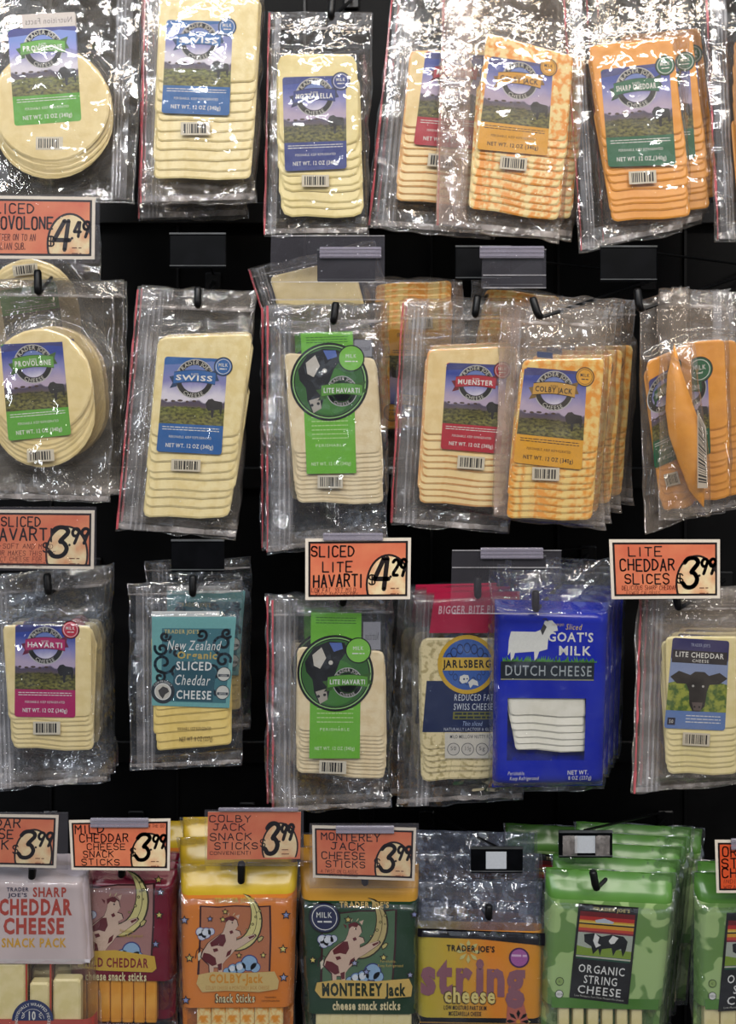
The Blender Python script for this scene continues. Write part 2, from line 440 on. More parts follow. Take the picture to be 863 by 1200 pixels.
class Art:
    """flat print collected in the unit square of a quad; u to the right, v downward"""

    def __init__(s, P, quad, h):
        s.P, s.q, s.h = P, quad, h
        (ax, ay), (bx, by), (cx, cy), (dx, dy) = quad
        s.wpx = (math.hypot(bx - ax, by - ay) + math.hypot(cx - dx, cy - dy)) / 2
        s.hpx = (math.hypot(dx - ax, dy - ay) + math.hypot(cx - bx, cy - by)) / 2
        s.v, s.f, s.m, s.mats, s.uv = [], [], [], [], []

    def mi(s, m):
        if isinstance(m, tuple):
            m = paint(m)
        if m not in s.mats:
            s.mats.append(m)
        return s.mats.index(m)

    def pt(s, u, v, layer):
        (ax, ay), (bx, by), (cx, cy), (dx, dy) = s.q
        x = (ax * (1 - u) + bx * u) * (1 - v) + (dx * (1 - u) + cx * u) * v
        y = (ay * (1 - u) + by * u) * (1 - v) + (dy * (1 - u) + cy * u) * v
        return s.P(x, y, s.h + .00004 + layer * .00009)

    def raw(s, pts, faces, m, layer):
        n = len(s.v)
        i = s.mi(m)
        for (u, v) in pts:
            s.v.append(s.pt(u, v, layer)); s.uv.append((u, v))
        for f in faces:
            s.f.append(tuple(k + n for k in f)); s.m.append(i)

    def poly(s, pts, m, layer=1):
        t = tessellate_polygon([[Vector((p[0], p[1], 0)) for p in pts]])
        s.raw(pts, [tuple(x) for x in t], m, layer)

    def rect(s, u0, v0, u1, v1, m, layer=1):
        s.raw([(u0, v0), (u1, v0), (u1, v1), (u0, v1)], [(0, 1, 2, 3)], m, layer)

    def rrect(s, u0, v0, u1, v1, r, m, layer=1):
        a = s.hpx / s.wpx
        pts = []
        for (cx, cy, a0) in ((u1 - r * a, v0 + r, -90), (u1 - r * a, v1 - r, 0), (u0 + r * a, v1 - r, 90), (u0 + r * a, v0 + r, 180)):
            for k in range(5):
                t = math.radians(a0 + 22.5 * k)
                pts.append((cx + math.cos(t) * r * a, cy + math.sin(t) * r))
        s.poly(pts, m, layer)

    def disc(s, u, v, r, m, layer=1, n=28, ry=None, wob=0):
        a = s.hpx / s.wpx
        pts = [(u + math.cos(2 * math.pi * k / n) * r * a * (1 + wob * math.sin(k * 2.3)), v + math.sin(2 * math.pi * k / n) * (ry or r) * (1 + wob * math.sin(k * 2.3))) for k in range(n)]
        s.poly(pts, m, layer)

    def ring(s, u, v, r0, r1, m, layer=1, n=36, a0=0, a1=360, ry=1):
        a = s.hpx / s.wpx
        pts, fs = [], []
        for k in range(n + 1):
            t = math.radians(a0 + (a1 - a0) * k / n)
            pts += [(u + math.cos(t) * r0 * a, v + math.sin(t) * r0 * ry), (u + math.cos(t) * r1 * a, v + math.sin(t) * r1 * ry)]
        for k in range(n):
            fs.append((2 * k, 2 * k + 1, 2 * k + 3, 2 * k + 2))
        s.raw(pts, fs, m, layer)

    def line(s, pts, w, m, layer=2):
        """stroke of width w (v units) with round joints"""
        a = s.hpx / s.wpx
        q = [(p[0] / a, p[1]) for p in pts]
        for i in range(len(q) - 1):
            (x0, y0), (x1, y1) = q[i], q[i + 1]
            l = math.hypot(x1 - x0, y1 - y0) or 1e-6
            nx, ny = -(y1 - y0) / l * w / 2, (x1 - x0) / l * w / 2
            s.raw([((x0 + nx) * a, y0 + ny), ((x1 + nx) * a, y1 + ny), ((x1 - nx) * a, y1 - ny), ((x0 - nx) * a, y0 - ny)], [(0, 1, 2, 3)], m, layer)
        for (x, y) in q:
            s.raw([((x + math.cos(k * 1.0472) * w / 2) * a, y + math.sin(k * 1.0472) * w / 2) for k in range(6)], [tuple(range(6))], m, layer)

    def star(s, u, v, r, m, edge=(30, 12, 14), layer=3, rot=0):
        a = s.hpx / s.wpx
        for rr, mm, ly in ((r * 1.45, edge, layer), (r * .85, m, layer + 1)):
            s.poly([(u + math.sin(rot + math.pi * k / 5) * (rr if k % 2 == 0 else rr * .45) * a, v - math.cos(rot + math.pi * k / 5) * (rr if k % 2 == 0 else rr * .45)) for k in range(10)], mm, ly)

    def text(s, t, u, v, h, m, w=None, bold=.0, layer=4, shear=0, align='c', cond=.8, arc=None, rot=0):
        """v = vertical centre of the capitals, h = cap height in v units, w = wanted width in u units"""
        a = s.hpx / s.wpx
        x = 0; parts = []
        for ch in t:
            vs, fs, adv = glyph(ch, bold)
            parts.append((x, vs, fs, adv)); x += adv
        k = h / .72
        kx = (w / x) if w else k * a * cond
        tot = x * kx
        off = {'c': -tot / 2, 'l': 0, 'r': -tot}[align]
        mi = s.mi(m)
        for (x0, vs, fs, adv) in parts:
            n = len(s.v)
            if arc:
                R, mid, dirn = arc     # radius (v units), centre angle deg (0 = top), +1 reads clockwise
                cxp = (x0 + adv / 2) * kx + off
                th = math.radians(mid) + dirn * (cxp / a) / R
            for (gx, gy) in vs:
                if arc:
                    lx = (gx - adv / 2) * kx / a; ly = (gy - .36) * k
                    if dirn > 0:
                        r = R + ly; px = math.sin(th) * r + math.cos(th) * lx; py = -math.cos(th) * r + math.sin(th) * lx
                    else:
                        r = R - ly; px = math.sin(th) * r - math.cos(th) * lx; py = -math.cos(th) * r - math.sin(th) * lx
                    uu, vv = u + px * a, v + py
                else:
                    uu = (x0 + gx + shear * (gy - .36)) * kx + off; vv = -(gy - .36) * k
                    if rot:
                        c_, s_ = math.cos(rot), math.sin(rot)
                        uu, vv = (uu / a * c_ - vv * s_) * a, uu / a * s_ + vv * c_
                    uu += u; vv += v
                s.v.append(s.pt(uu, vv, layer)); s.uv.append((uu, vv))
            for f in fs:
                s.f.append(tuple(i + n for i in f)); s.m.append(mi)

    def hand(s, t, u, v, h, m, w=None, sw=.14, layer=4, shear=0, jit=.10, wid=.62, gap=.30):
        """hand lettering: u = start, v = baseline centre of caps, h = cap height"""
        a = s.hpx / s.wpx
        rr = random.Random(t)
        x = 0; strokes = []
        for ch in t.upper():
            wc = NARROW.get(ch, 1) * wid
            jy = rr.uniform(-jit, jit) * .5; js = 1 + rr.uniform(-jit, jit)
            for st in HW.get(ch, '').split():
                pts = [(int(st[i]) / 4, int(st[i + 1]) / 6) for i in range(0, len(st) - 1, 2)]
                if ch in NARROW and ch not in ' ':
                    pts = [((p[0] - .5) * .62 / NARROW[ch] + .5, p[1]) for p in pts]
                if len(pts) > 3 and ch in "OCSGUJ0235689BDPRQ$":
                    q = [pts[0]]
                    for p0, p1 in zip(pts, pts[1:]):
                        q += [(p0[0] * .75 + p1[0] * .25, p0[1] * .75 + p1[1] * .25), (p0[0] * .25 + p1[0] * .75, p0[1] * .25 + p1[1] * .75)]
                    pts = q + [pts[-1]]
                strokes.append([(x + p[0] * wc + (p[1] - .5) * (shear + rr.uniform(-.03, .03)), (p[1] - .5) * js + jy) for p in pts])
            x += wc + gap
        x -= gap
        kx = (w / x) if w else h * a
        for st in strokes:
            s.line([(u + p[0] * kx, v - p[1] * h) for p in st], sw * h, m, layer)

    def small(s, u0, v, u1, h, m, layer=4, seed=0):
        """a line of print too small to read: short dashes like words"""
        r = random.Random(seed * 31 + int(v * 1000))
        u = u0
        while u < u1:
            l = r.uniform(.03, .09)
            s.rect(u, v - h / 2, min(u + l, u1), v + h / 2, m, layer)
            u += l + .012

    def build(s, name, parent):
        return mk(name, s.v, s.f, s.mats, s.m, parent, uvs=s.uv)


WHITE = (235, 235, 232); BLACK = (14, 13, 14); GREY = (120, 118, 118); CREAM = (238, 222, 170)


# ---------------------------------------------------------------- packages
class Pack:
    def __init__(s, name, hole, depth, label, group, yaw=0, pitch=0, roll=0, T=.025, cat='cheese package'):
        s.hx, s.hy = hole
        s.depth, s.T = depth, T
        s.k = S * (D + depth) / D
        s.root = empty(name, W(hole[0], hole[1], depth), label, cat, group)
        s.root.rotation_euler = (math.radians(pitch), math.radians(roll), math.radians(yaw))
        s.group = group
        s.seed = (hole[0] * 7 + hole[1] * 3) % 97

    def P(s, px, py, h):
        return Vector(((px - s.hx) * s.k, -h, -(py - s.hy) * s.k))

    # --- outer film, front and back sheets joined round the rim
    def bag(s, quad, core, mat=FILM, amp=1.0, cell=3.0, name='bag', R=15, seam=True, tight=.0016, coreT=None, warp=1.0):
        (ax, ay), (bx, by), (cx, cy), (dx, dy) = quad
        wp = max(bx - ax, cx - dx); hp = max(dy - ay, cy - by)
        nu, nv = int(wp / cell), int(hp / cell)
        u, v = np.meshgrid(np.linspace(0, 1, nu + 1), np.linspace(0, 1, nv + 1))
        x = (ax * (1 - u) + bx * u) * (1 - v) + (dx * (1 - u) + cx * u) * v
        y = (ay * (1 - u) + by * u) * (1 - v) + (dy * (1 - u) + cy * u) * v
        # uneven rim
        x = x + (vn(y / 22, y * 0, s.seed) - .5) * 5 * (np.abs(u - .5) * 2) ** 4
        y = y + (vn(x / 18, x * 0, s.seed + 1) - .5) * 5 * (np.abs(v - .5) * 2) ** 6
        T = coreT or s.T
        d = poly_dist(x, y, core)
        t = np.clip(1 - d / R, 0, 1); t = t * t * (3 - 2 * t)
        wf = wrinkle(x, y, s.seed, (s.hx, s.hy)); wb = wrinkle(x, y, s.seed + 20, (s.hx, s.hy))
        rim = np.minimum(np.minimum(u, 1 - u) * wp, np.minimum(v, 1 - v) * hp)
        rim = np.clip(rim / 8, 0, 1)
        common = (vn(x / 45, y / 45, s.seed + 9) - .5) * .007 * warp * (1 - t) + (ridge(x / 6, y / 60, s.seed + 8) - .4) * .0012 * (1 - t) * amp
        hf = common * (1 - t) + (T + tight) * t + rim * (wf * (.0062 * (1 - t) + .0026 * t) * amp + .0004)
        hb = common * (1 - t) - rim * wb * (.0036 * (1 - t) + .0006 * t) * amp - .0008 * t
        n = (nu + 1) * (nv + 1)
        k = s.k
        X = (x - s.hx) * k; Z = -(y - s.hy) * k
        vf = np.stack([X, -hf, Z], -1).reshape(-1, 3); vb = np.stack([X, -hb, Z], -1).reshape(-1, 3)
        verts = np.concatenate([vf, vb]).tolist()
        i = np.arange(nv * (nu + 1)).reshape(nv, nu + 1)[:, :nu]
        q = np.stack([i, i + nu + 1, i + nu + 2, i + 1], -1).reshape(-1, 4)
        faces = q.tolist() + (q[:, ::-1] + n).tolist()
        rimv = [j for j in range(nu + 1)] + [r * (nu + 1) + nu for r in range(1, nv + 1)] + [nv * (nu + 1) + j for j in range(nu - 1, -1, -1)] + [r * (nu + 1) for r in range(nv - 1, 0, -1)]
        for a_, b_ in zip(rimv, rimv[1:] + rimv[:1]):
            faces.append([a_, b_, b_ + n, a_ + n])
        tc_ = (t[:-1, :-1] + t[1:, 1:]) / 2
        idx = (tc_ > .93).astype(int).ravel().tolist() + [0] * (len(faces) - len(q))
        o = mk(name, verts, faces, [mat, CALM.get(mat, mat)], idx, s.root, True)
        s.bagh = (hf, x, y)
        s.quad = quad
        return o

    def qp(s, u, v, quad=None):
        (ax, ay), (bx, by), (cx, cy), (dx, dy) = quad or s.quad
        return ((ax * (1 - u) + bx * u) * (1 - v) + (dx * (1 - u) + cx * u) * v, (ay * (1 - u) + by * u) * (1 - v) + (dy * (1 - u) + cy * u) * v)

    def strip(s, name, u0, v0, u1, v1, mat, h=.0055, amp=.0012, n=40, parent=None):
        """a thin wavy strip welded on the bag, along its longer side"""
        vs, fs = [], []
        vert = abs(v1 - v0) * 2 > abs(u1 - u0)
        for i in range(n + 1):
            t = i / n
            for e in (0, .5, 1):
                if vert:
                    p = s.qp(u0 + (u1 - u0) * e, v0 + (v1 - v0) * t)
                else:
                    p = s.qp(u0 + (u1 - u0) * t, v0 + (v1 - v0) * e)
                j = float(vn(np.array(t * 14.), np.array(e * 1.3), s.seed + 5)) - .5
                p = (p[0] + j * 1.6, p[1] + j * 1.2)
                vs.append(s.P(p[0], p[1], h + j * amp * 2 + (.0006 if e == .5 else 0)))
        for i in range(n):
            for e in range(2):
                a = i * 3 + e
                fs.append((a, a + 3, a + 4, a + 1))
        return mk(name, vs, fs, mat, None, parent or s.root, True)

    def zipper(s, side='l', w=26, pink=True, inset=4):
        wb = s.quad[1][0] - s.quad[0][0]
        a = inset / wb; b = (inset + w) / wb
        f = (lambda t: t) if side == 'l' else (lambda t: 1 - t)
        z = s.strip('zip_strip', f(a + 2 / wb), .012, f(b), .99, ZIP)
        for q in (.42, .62, .82):
            c = a + (b - a) * q
            s.strip('zip_rib', f(c), .015, f(c + 2.2 / wb), .985, ZIPRIB, h=.0072, parent=z)
        if pink:
            s.strip('tear_strip', f(1.2 / wb), .01, f(3.4 / wb), .99, PINK, h=.0062)

    def seams(s, top=.085, bottom=.965):
        if top:
            s.strip('header_flap', .012, .006, .988, top - .012, HEADER, h=.0052, n=50)
            s.strip('header_seam', .01, top - .012, .99, top, SEAM, h=.0058, n=50)
        if bottom:
            s.strip('foot_flap', .012, bottom - .045, .988, bottom, HEADER, h=.0046, n=50)
            s.strip('bottom_seam', .01, bottom, .99, bottom + .022, SEAM, h=.0050, n=50)

    # --- shingled slices
    def slices(s, quad, n, hf, mat, rnd=6, edge=None, T=None, name='cheese_slice', round_=False, dt=.0007, th=.0022, wav=1.5, dx=0):
        T = T or s.T
        s.core = quad
        (ax, ay), (bx, by), (cx, cy), (dx_, dy_) = quad
        H = (dy_ - ay + cy - by) / 2
        top = s.qp(.5, 0, quad)
        q = [quad[0], quad[1], s.qp(1, hf, quad), s.qp(0, hf, quad)]
        # outline, px
        pts = []
        if round_:
            c = s.qp(.5, .5, q); rx = (q[1][0] - q[0][0]) / 2; ry = (q[3][1] - q[0][1]) / 2
            pts = [(c[0] + rx * math.cos(2 * math.pi * k / 30), c[1] + ry * math.sin(2 * math.pi * k / 30)) for k in range(30)]
        else:
            for i in range(4):
                p = Vector(q[i]); a = Vector(q[i - 1]); b = Vector(q[(i + 1) % 4])
                da = (a - p).normalized() * rnd; db = (b - p).normalized() * rnd
                pts += [tuple(p + da), tuple(p + da * .3 + db * .3), tuple(p + db)]
                if i == 2:   # the bottom edge gets two extra, slightly uneven points
                    e = Vector(q[3]); pts += [tuple(p.lerp(e, .35) + Vector((0, wav))), tuple(p.lerp(e, .7) + Vector((0, -wav * .6)))]
        bc = s.qp(.5, 1, q)           # pivot: middle of the bottom edge

        def build(hole_):
            k = s.k; m = len(pts)
            vs = []
            for inset, yy in ((2.2, 0), (0, .0011), (0, th)):
                for (x, y) in pts:
                    cx_, cy_ = sum(p[0] for p in q) / 4, sum(p[1] for p in q) / 4
                    l = math.hypot(x - cx_, y - cy_)
                    x2, y2 = x - (x - cx_) / l * inset, y - (y - cy_) / l * inset
                    vs.append(((x2 - bc[0]) * k, yy, -(y2 - bc[1]) * k))
            fs = [tuple(reversed(range(m)))]
            ids = [0]
            for r in range(2):
                for i in range(m):
                    j = (i + 1) % m
                    fs.append((r * m + i, r * m + j, (r + 1) * m + j, (r + 1) * m + i)); ids.append(1)
            return vs, fs, ids
        vs, fs, ids = build(0)
        me = None
        shift = H * (1 - hf) / max(n - 1, 1)
        slope = (th - dt) / (shift * s.k) if n > 1 else 0
        slope = min(slope, (T - th - (n - 1) * dt - .001) / (H * hf * s.k))
        out = []
        rr = random.Random(int(s.seed * 10))
        for i in range(n):
            v = i * (1 - hf) / max(n - 1, 1)
            p = s.qp(.5, hf + v, quad)
            if me is None:
                o = mk(name, vs, fs, [mat, edge or mat], ids, s.root, False)
                me = o.data
            else:
                o = bpy.data.objects.new(name, me); COL.objects.link(o); o.parent = s.root
            j = rr.uniform(-2, 2) if i else 0
            o.location = s.P(p[0] + j + dx * i, p[1] + (rr.uniform(-1, 1) * min(2, shift * .2) if i else 0), T - i * dt)
            ww = (s.qp(1, hf + v, quad)[0] - s.qp(0, hf + v, quad)[0]) / (s.qp(1, hf, quad)[0] - s.qp(0, hf, quad)[0]) if not round_ else 1
            o.scale = (ww, 1, 1)
            o.rotation_euler = (-math.atan(slope) if i else 0, rr.uniform(-.014, .014) if i else 0, 0)
            out.append(o)
        return out

    def art(s, quad, h=None):
        return Art(s.P, quad, (s.T if h is None else h) + .0002)

    def barcode(s, x, y, ang=0, w=26, h=12, name='barcode', hh=None):
        a = math.radians(ang); c, n = math.cos(a), math.sin(a)
        q = [(x + sx * w / 2 * c - sy * h / 2 * n, y + sx * w / 2 * n + sy * h / 2 * c) for sx, sy in ((-1, -1), (1, -1), (1, 1), (-1, 1))]
        A = s.art(q, hh)
        A.rect(-.1, -.12, 1.1, 1.12, (222, 212, 190), 1)
        r = random.Random(int(x)); u = .02
        while u < .95:
            b = r.choice((.03, .05, .08)); A.rect(u, .05, min(u + b, .98), .95, BLACK, 2); u += b + r.choice((.025, .04, .06))
        return A.build(name, s.root)

    def backs(s, items, peg):
        """copies further back on the same hook: (dx, dy, pitch of depth)"""
        words_ = ['second', 'third', 'fourth', 'fifth', 'sixth']
        d = s.depth
        for i, it in enumerate(items):
            c = copy_tree(s.root)
            d += it[2] if len(it) > 2 else .036
            c.location = W(s.hx + it[0], s.hy + it[1], d)
            if len(it) > 3:
                c.rotation_euler = tuple(math.radians(q) for q in it[3])
            f = (D + d) / (D + s.depth)
            c.scale = (1, 1, 1)
            c['label'] = (it[4] if len(it) > 4 else '%s bag from the front on the %s hook' % (words_[i], peg))


def seal(A, u, v, r, col, txt=WHITE):
    A.disc(u, v, r, BLACK, 4); A.disc(u, v, r * .9, col, 5); A.ring(u, v, r * .74, r * .79, txt, 6)
    A.text('MILK', u, v - r * .18, r * .36, txt, layer=7, bold=.01); A.small(u - r * .55, v + r * .25, u + r * .55, r * .10, txt, 7)


def ribbon(A, u, v, wu, h, col, name, txt=WHITE, r=.2, top='SLICED', ringtxt=True):
    a = A.hpx / A.wpx
    # round emblem behind the banner
    A.ring(u, v, r * .72, r, (20, 20, 22), 2)
    A.ring(u, v, r * .98, r * 1.03, (190, 190, 190), 3)
    if ringtxt:
        A.text("TRADER JOE'S", u, v, r * .22, (200, 198, 190), w=None, arc=(r * .86, 0, 1), layer=4, cond=.95, bold=.01)
        A.text("CHEESE", u, v, r * .2, (200, 198, 190), arc=(r * .86, 180, -1), layer=4, cond=1, bold=.01)
    A.disc(u, v, r * .7, LAND2, 2)
    # tails then banner
    x0, x1 = u - wu / 2, u + wu / 2
    dk = tuple(int(c * .6) for c in col)
    A.poly([(x0 - .07, v - h * .1), (x0 + .06, v - h * .3), (x0 + .06, v + h * .75), (x0 - .05, v + h * .95), (x0 - .01, v + h * .45)], dk, 4)
    A.poly([(x1 + .05, v - h * 1.0), (x1 - .06, v - h * .75), (x1 - .06, v + h * .2), (x1 + .06, v + h * .1), (x1 + .02, v - h * .4)], dk, 4)
    top_, bot = [], []
    for k in range(9):
        t = k / 8; dy = -.22 * h * math.sin(math.pi * t) - .08 * h * t
        top_.append((x0 + (x1 - x0) * t, v - h / 2 + dy)); bot.append((x0 + (x1 - x0) * t, v + h / 2 + dy))
    A.poly([(p[0], p[1] - .008) for p in top_] + [(p[0], p[1] + .008) for p in bot[::-1]], txt if txt != WHITE else dk, 5)
    A.poly(top_ + bot[::-1], col, 6)
    A.text(top, u, v - h * .42, h * .17, txt, layer=8, bold=.01)
    A.text(name, u, v + h * .02 - .1 * h, h * .48, txt, w=wu * .9, layer=8, bold=.025)


def cheese_label(P, quad, band, name, sealcol=None, rib=None, txt=WHITE, land=LAND, net='NET WT. 12 OZ (340g)', h=None, sealpos=(.92, .06), sealr=.10, split=.70, cow=True, seal_out=True):
    A = P.art(quad, h)
    rib = rib or band
    A.rrect(0, 0, 1, 1, .03, band, 0)
    # picture
    n = 8
    A.raw([(0, .02), (1, .02), (1, split), (0, split)], [(0, 1, 2, 3)], land, 1)
    A.poly([(0.0, .03), (.05, 0), (.6, .0), (1, .0), (1, .05), (.75, .03), (.5, .055), (.2, .075), (0, .085)], tuple(band) if band[2] > 130 else (52, 56, 128), 2)
    if cow:
        A.poly([(.70, .47), (.74, .43), (.80, .42), (.84, .44), (.95, .45), (.97, .50), (.95, .60), (.92, .53), (.84, .54), (.83, .62), (.80, .62), (.79, .54), (.75, .55), (.72, .52)], (28, 26, 30), 2)
        for k in range(5):
            A.disc(.08 + k * .11, .455 + .008 * (k % 2), .018 + .006 * (k % 3), (74, 52, 44), 2, n=7, ry=.012)
    ribbon(A, .5, .22, .66, .115, rib, name, txt)
    for k in range(2):
        A.small(.06, split + .035 + k * .025, .94, .008, txt, 2, k)
    A.text('PERISHABLE. KEEP REFRIGERATED', .5, split + .135, .026, txt, w=.66, layer=2)
    A.text(net, .5, split + .225, .042, txt, w=.74, layer=2, bold=.02)
    if sealcol:
        seal(A, sealpos[0], sealpos[1], sealr, sealcol, txt)
    return A.build('label', P.root)


def round_pack(name, hole, depth, bagq, c, rx, ry, extra, lq, bc, label, **kw):
    p = Pack(name, hole, depth, label, 'bags of sliced provolone', **kw)
    q = [(c[0] - rx, c[1] - ry), (c[0] + rx, c[1] - ry), (c[0] + rx, c[1] + ry + extra), (c[0] - rx, c[1] + ry + extra)]
    p.slices(q, 7, 2 * ry / (2 * ry + extra), CH_IVORY, round_=True, dt=.0012, th=.0016)
    cc = (c[0], c[1] + extra / 2)
    core = [(cc[0] + (rx + 2) * math.cos(math.radians(a)), cc[1] + (ry + extra / 2 + 2) * math.sin(math.radians(a))) for a in range(0, 360, 30)]
    p.bag(bagq, core)
    cheese_label(p, lq, (96, 178, 54), 'PROVOLONE', seal_out=False, rib=(92, 160, 52), land=LAND2 if c[1] < 200 else LAND)
    p.barcode(*bc)
    return p


def cheese_pack(name, hole, depth, bagq, cq, n, hf, mat, label, group, zipside='l', filmmat=FILM, rnd=6, seams=True, pink=True, zw=26, edge=None, amp=1, core=None, inset=4, **kw):
    p = Pack(name, hole, depth, label, group, **kw)
    p.slices(cq, n, hf, mat, rnd=rnd, edge=edge)
    p.bag(bagq, core or cq, filmmat, amp=amp)
    if zipside:
        p.zipper(zipside, zw, pink, inset)
    if seams:
        p.seams()
    return p


# hook: lower prong with upturned tip, upper wire with a plate for price signs
def hook(tip, top, end, label, plate=None, lead=.02, y0=-.034, tilt=0, plate_y=-.02, sticker=False, tape=False):
    """tip = (x, y) px of the bend, top = px of the upturned end, end = px where the prong meets the wall"""
    r = empty('display_hook', W(end[0], end[1], .297), label, 'hook', 'black display hooks on the back panel')
    o = r.location
    R = .0036
    mb = MB()
    a = W(tip[0], tip[1], y0)
    b = W(end[0], end[1], .297)
    bend = [a + (b - a) * .03, a + (b - a) * .015 + Vector((0, 0, .0008)), a + Vector((0, -.0015, .003))]
    mb.tube([b - o, bend[0] - o], .0026, 0, 8)
    mb.build('prong', BLACK_METAL, r, True)
    t = W(top[0], top[1], y0)
    mb = MB()
    mb.tube([p - o for p in [bend[0], bend[1], bend[2], a.lerp(t, .3), a.lerp(t, .9), t]], [.0028, .0040, .0050, .0052, .0052, .0036], 0, 10)
    mb.build('tip', BLACK_METAL, r, True)
    mb = MB()
    mb.box((0, -.002, .0), (.026, .004, .030), 0, bev=.002)
    mb.build('wall_bracket', BLACK_METAL, r)
    if plate:
        x0, y0p, x1, y1p = plate
        c = W((x0 + x1) / 2, (y0p + y1p) / 2, plate_y); f = S * (D + plate_y) / D
        mb = MB()
        up = b + Vector((0, 0, .012))
        mb.tube([up - o, Vector((c.x, plate_y + .006, c.z + (y1p - y0p) * f * .42)) - o, Vector((c.x, plate_y + .003, c.z + (y1p - y0p) * f * .3)) - o], .0018, 0, 6)
        mb.build('sign_arm', BLACK_METAL, r, True)
        mb = MB()
        mb.box(c - o, ((x1 - x0) * f, .0022, (y1p - y0p) * f), 0, bev=.0012)
        mb.box(c - o + Vector((0, -.0016, (y1p - y0p) * f / 2 - .001)), ((x1 - x0) * f, .003, .0022), 1)
        mb.box(c - o + Vector((0, -.0012, -(y1p - y0p) * f / 2 + .003)), ((x1 - x0) * f, .0012, .0012), 1)
        pl = mb.build('sign_plate', [BLACK_PLASTIC, EDGE_PLASTIC], r)
        if sticker:
            mb = MB()
            mb.box(c - o + Vector((-.001, -.0014, 0)), (24 * f, .0004, 20 * f), 0)
            mb.build('blank_sticker', paint((196, 200, 206)), pl)
        if tape:
            for sx in (-1, 1):
                vs, fs = [], []
                for i in range(9):
                    for j in range(9):
                        vs.append(c - o + Vector((sx * .022 + (i - 4) * .0024, -.004 - .0024 * float(ridge(np.array(i * .9), np.array(j * .8), 3 + sx)), (j - 4) * .0034)))
                for i in range(8):
                    for j in range(8):
                        q = i * 9 + j; fs.append((q, q + 9, q + 10, q + 1))
                mk('crumpled_tape', vs, fs, SEAM, None, pl, True)
    return r


# ---------------------------------------------------------------- setting
def structure(o):
    o['kind'] = 'structure'; return o


mb = MB(); mb.box((0, .330, 1.25), (2.8, .06, 3.0))
wall = structure(mb.build('wall_back', WALL))
RAIL = two_tone('black_rail_metal', (7, 7, 8), (12, 12, 13), 30, rough=.4, bump=.1, spec=.3)
for n_, py in enumerate((-40, 250, 560, 880, 1240)):
    mb = MB(); c = W(431, py, .28)
    mb.box((0, .285, c.z), (2.7, .02, .035), bev=.002)
    o = structure(mb.build('trim_%d' % (n_ + 1), RAIL))
for k in range(12):
    mb = MB(); mb.box((-1.155 + k * .21, .297, 1.25), (.004, .006, 2.9))
    mb.build('panel_joint', RAIL, wall)

# ================================================================ ROW A
ZP = 'of the top row'
p = round_pack('provolone_package', (66, -40), 0.018, [(-34, -62), (170, -62), (158, 238), (-30, 240)], (66, 128), 68, 66, 18, [(17, 42), (95, 38), (102, 147), (25, 153)],
               (65, 173, 0, 26, 12), 'round provolone slices in a clear bag just above the 4.49 price sign')
A = p.art([(33, 25), (94, 22), (95, 38), (34, 42)]); A.rect(0, 0, 1, 1, (196, 184, 176), 1); A.text('Nutrition Facts', .5, .5, .42, (110, 104, 104), w=-.9, layer=2); A.build('nutrition_strip', p.root)
p.zipper('r', 22, False, 8)
p.backs([(2, 3)], "upper provolone")
p = cheese_pack('swiss_package', (236, -60), .014, [(170, -80), (316, -80), (300, 238), (164, 242)], [(192, -10), (307, -10), (296, 214), (184, 214)], 11, .50, CH_SWISS,
                'upper bag of sliced swiss, foremost in the top row beside the provolone', 'bags of sliced swiss', pitch=0)
cheese_label(p, [(200, 31), (276, 33), (272, 141), (194, 138)], (24, 100, 176), 'SWISS', (24, 100, 176), land=LAND2)
p.barcode(233, 156, 0, 28, 12)
p.backs([(2, 6), (-6, 34)], "upper swiss")
p = cheese_pack('mozzarella_package', (388, 22), .020, [(314, 14), (437, 14), (431, 276), (308, 278)], [(327, 70), (418, 70), (426, 256), (330, 256)], 10, .56, CH_MOZZ,
                'clear bag of sliced mozzarella with a navy label, hanging in the top row', 'bags of sliced mozzarella', rnd=12, zw=12)
cheese_label(p, [(333, 97), (406, 95), (407, 202), (336, 205)], (34, 54, 140), 'MOZZARELLA', (34, 54, 140))
p.barcode(371, 216, 0, 26, 11)
p = cheese_pack('muenster_package', (520, -30), .040, [(462, -44), (592, -44), (575, 280), (430, 268)], [(480, 66), (580, 66), (570, 246), (463, 236)], 11, .52, CH_MUEN,
                'upper bag of muenster slices with red label, half covered by colby jack', 'bags of sliced muenster', edge=CH_RIND)
cheese_label(p, [(498, 67), (572, 72), (560, 180), (484, 174)], (190, 20, 48), 'MUENSTER')
p.barcode(516, 193, 6)
p.backs([(6, 8)], "upper muenster")
p = cheese_pack('colby_jack_package', (600, -22), .008, [(518, -40), (676, -30), (656, 284), (510, 268)], [(567, 46), (668, 72), (652, 256), (548, 250)], 11, .54, CH_COLBY,
                'bag of marbled colby jack slices with a yellow label, uppermost one, in the top row', 'bags of sliced colby jack', filmmat=FILM_HAZY, zw=34, inset=2, yaw=2)
cheese_label(p, [(570, 73), (644, 83), (637, 187), (556, 180)], (238, 168, 26), 'COLBY JACK', (238, 168, 26), txt=(40, 26, 12), rib=(226, 160, 40), sealpos=(.93, .03))
p.barcode(598, 196, 5)
p.strip('side_gusset', .0, .01, .24, .985, GUSSET, h=.0075, n=60)
p.backs([(16, 6)], "upper colby jack")
p = cheese_pack('sharp_cheddar_package', (745, -22), .010, [(656, -40), (812, -30), (800, 272), (680, 298)], [(687, 60), (782, 52), (806, 256), (716, 262)], 12, .54, CH_ORANGE,
                'bag of orange sharp cheddar slices with a dark green label, uppermost and facing squarely out', 'bags of sliced sharp cheddar', zw=20, yaw=-2)
cheese_label(p, [(700, 88), (778, 80), (786, 198), (709, 200)], (18, 104, 66), 'SHARP CHEDDAR', (18, 104, 66), sealpos=(.94, .03))
p.barcode(748, 212, -3)
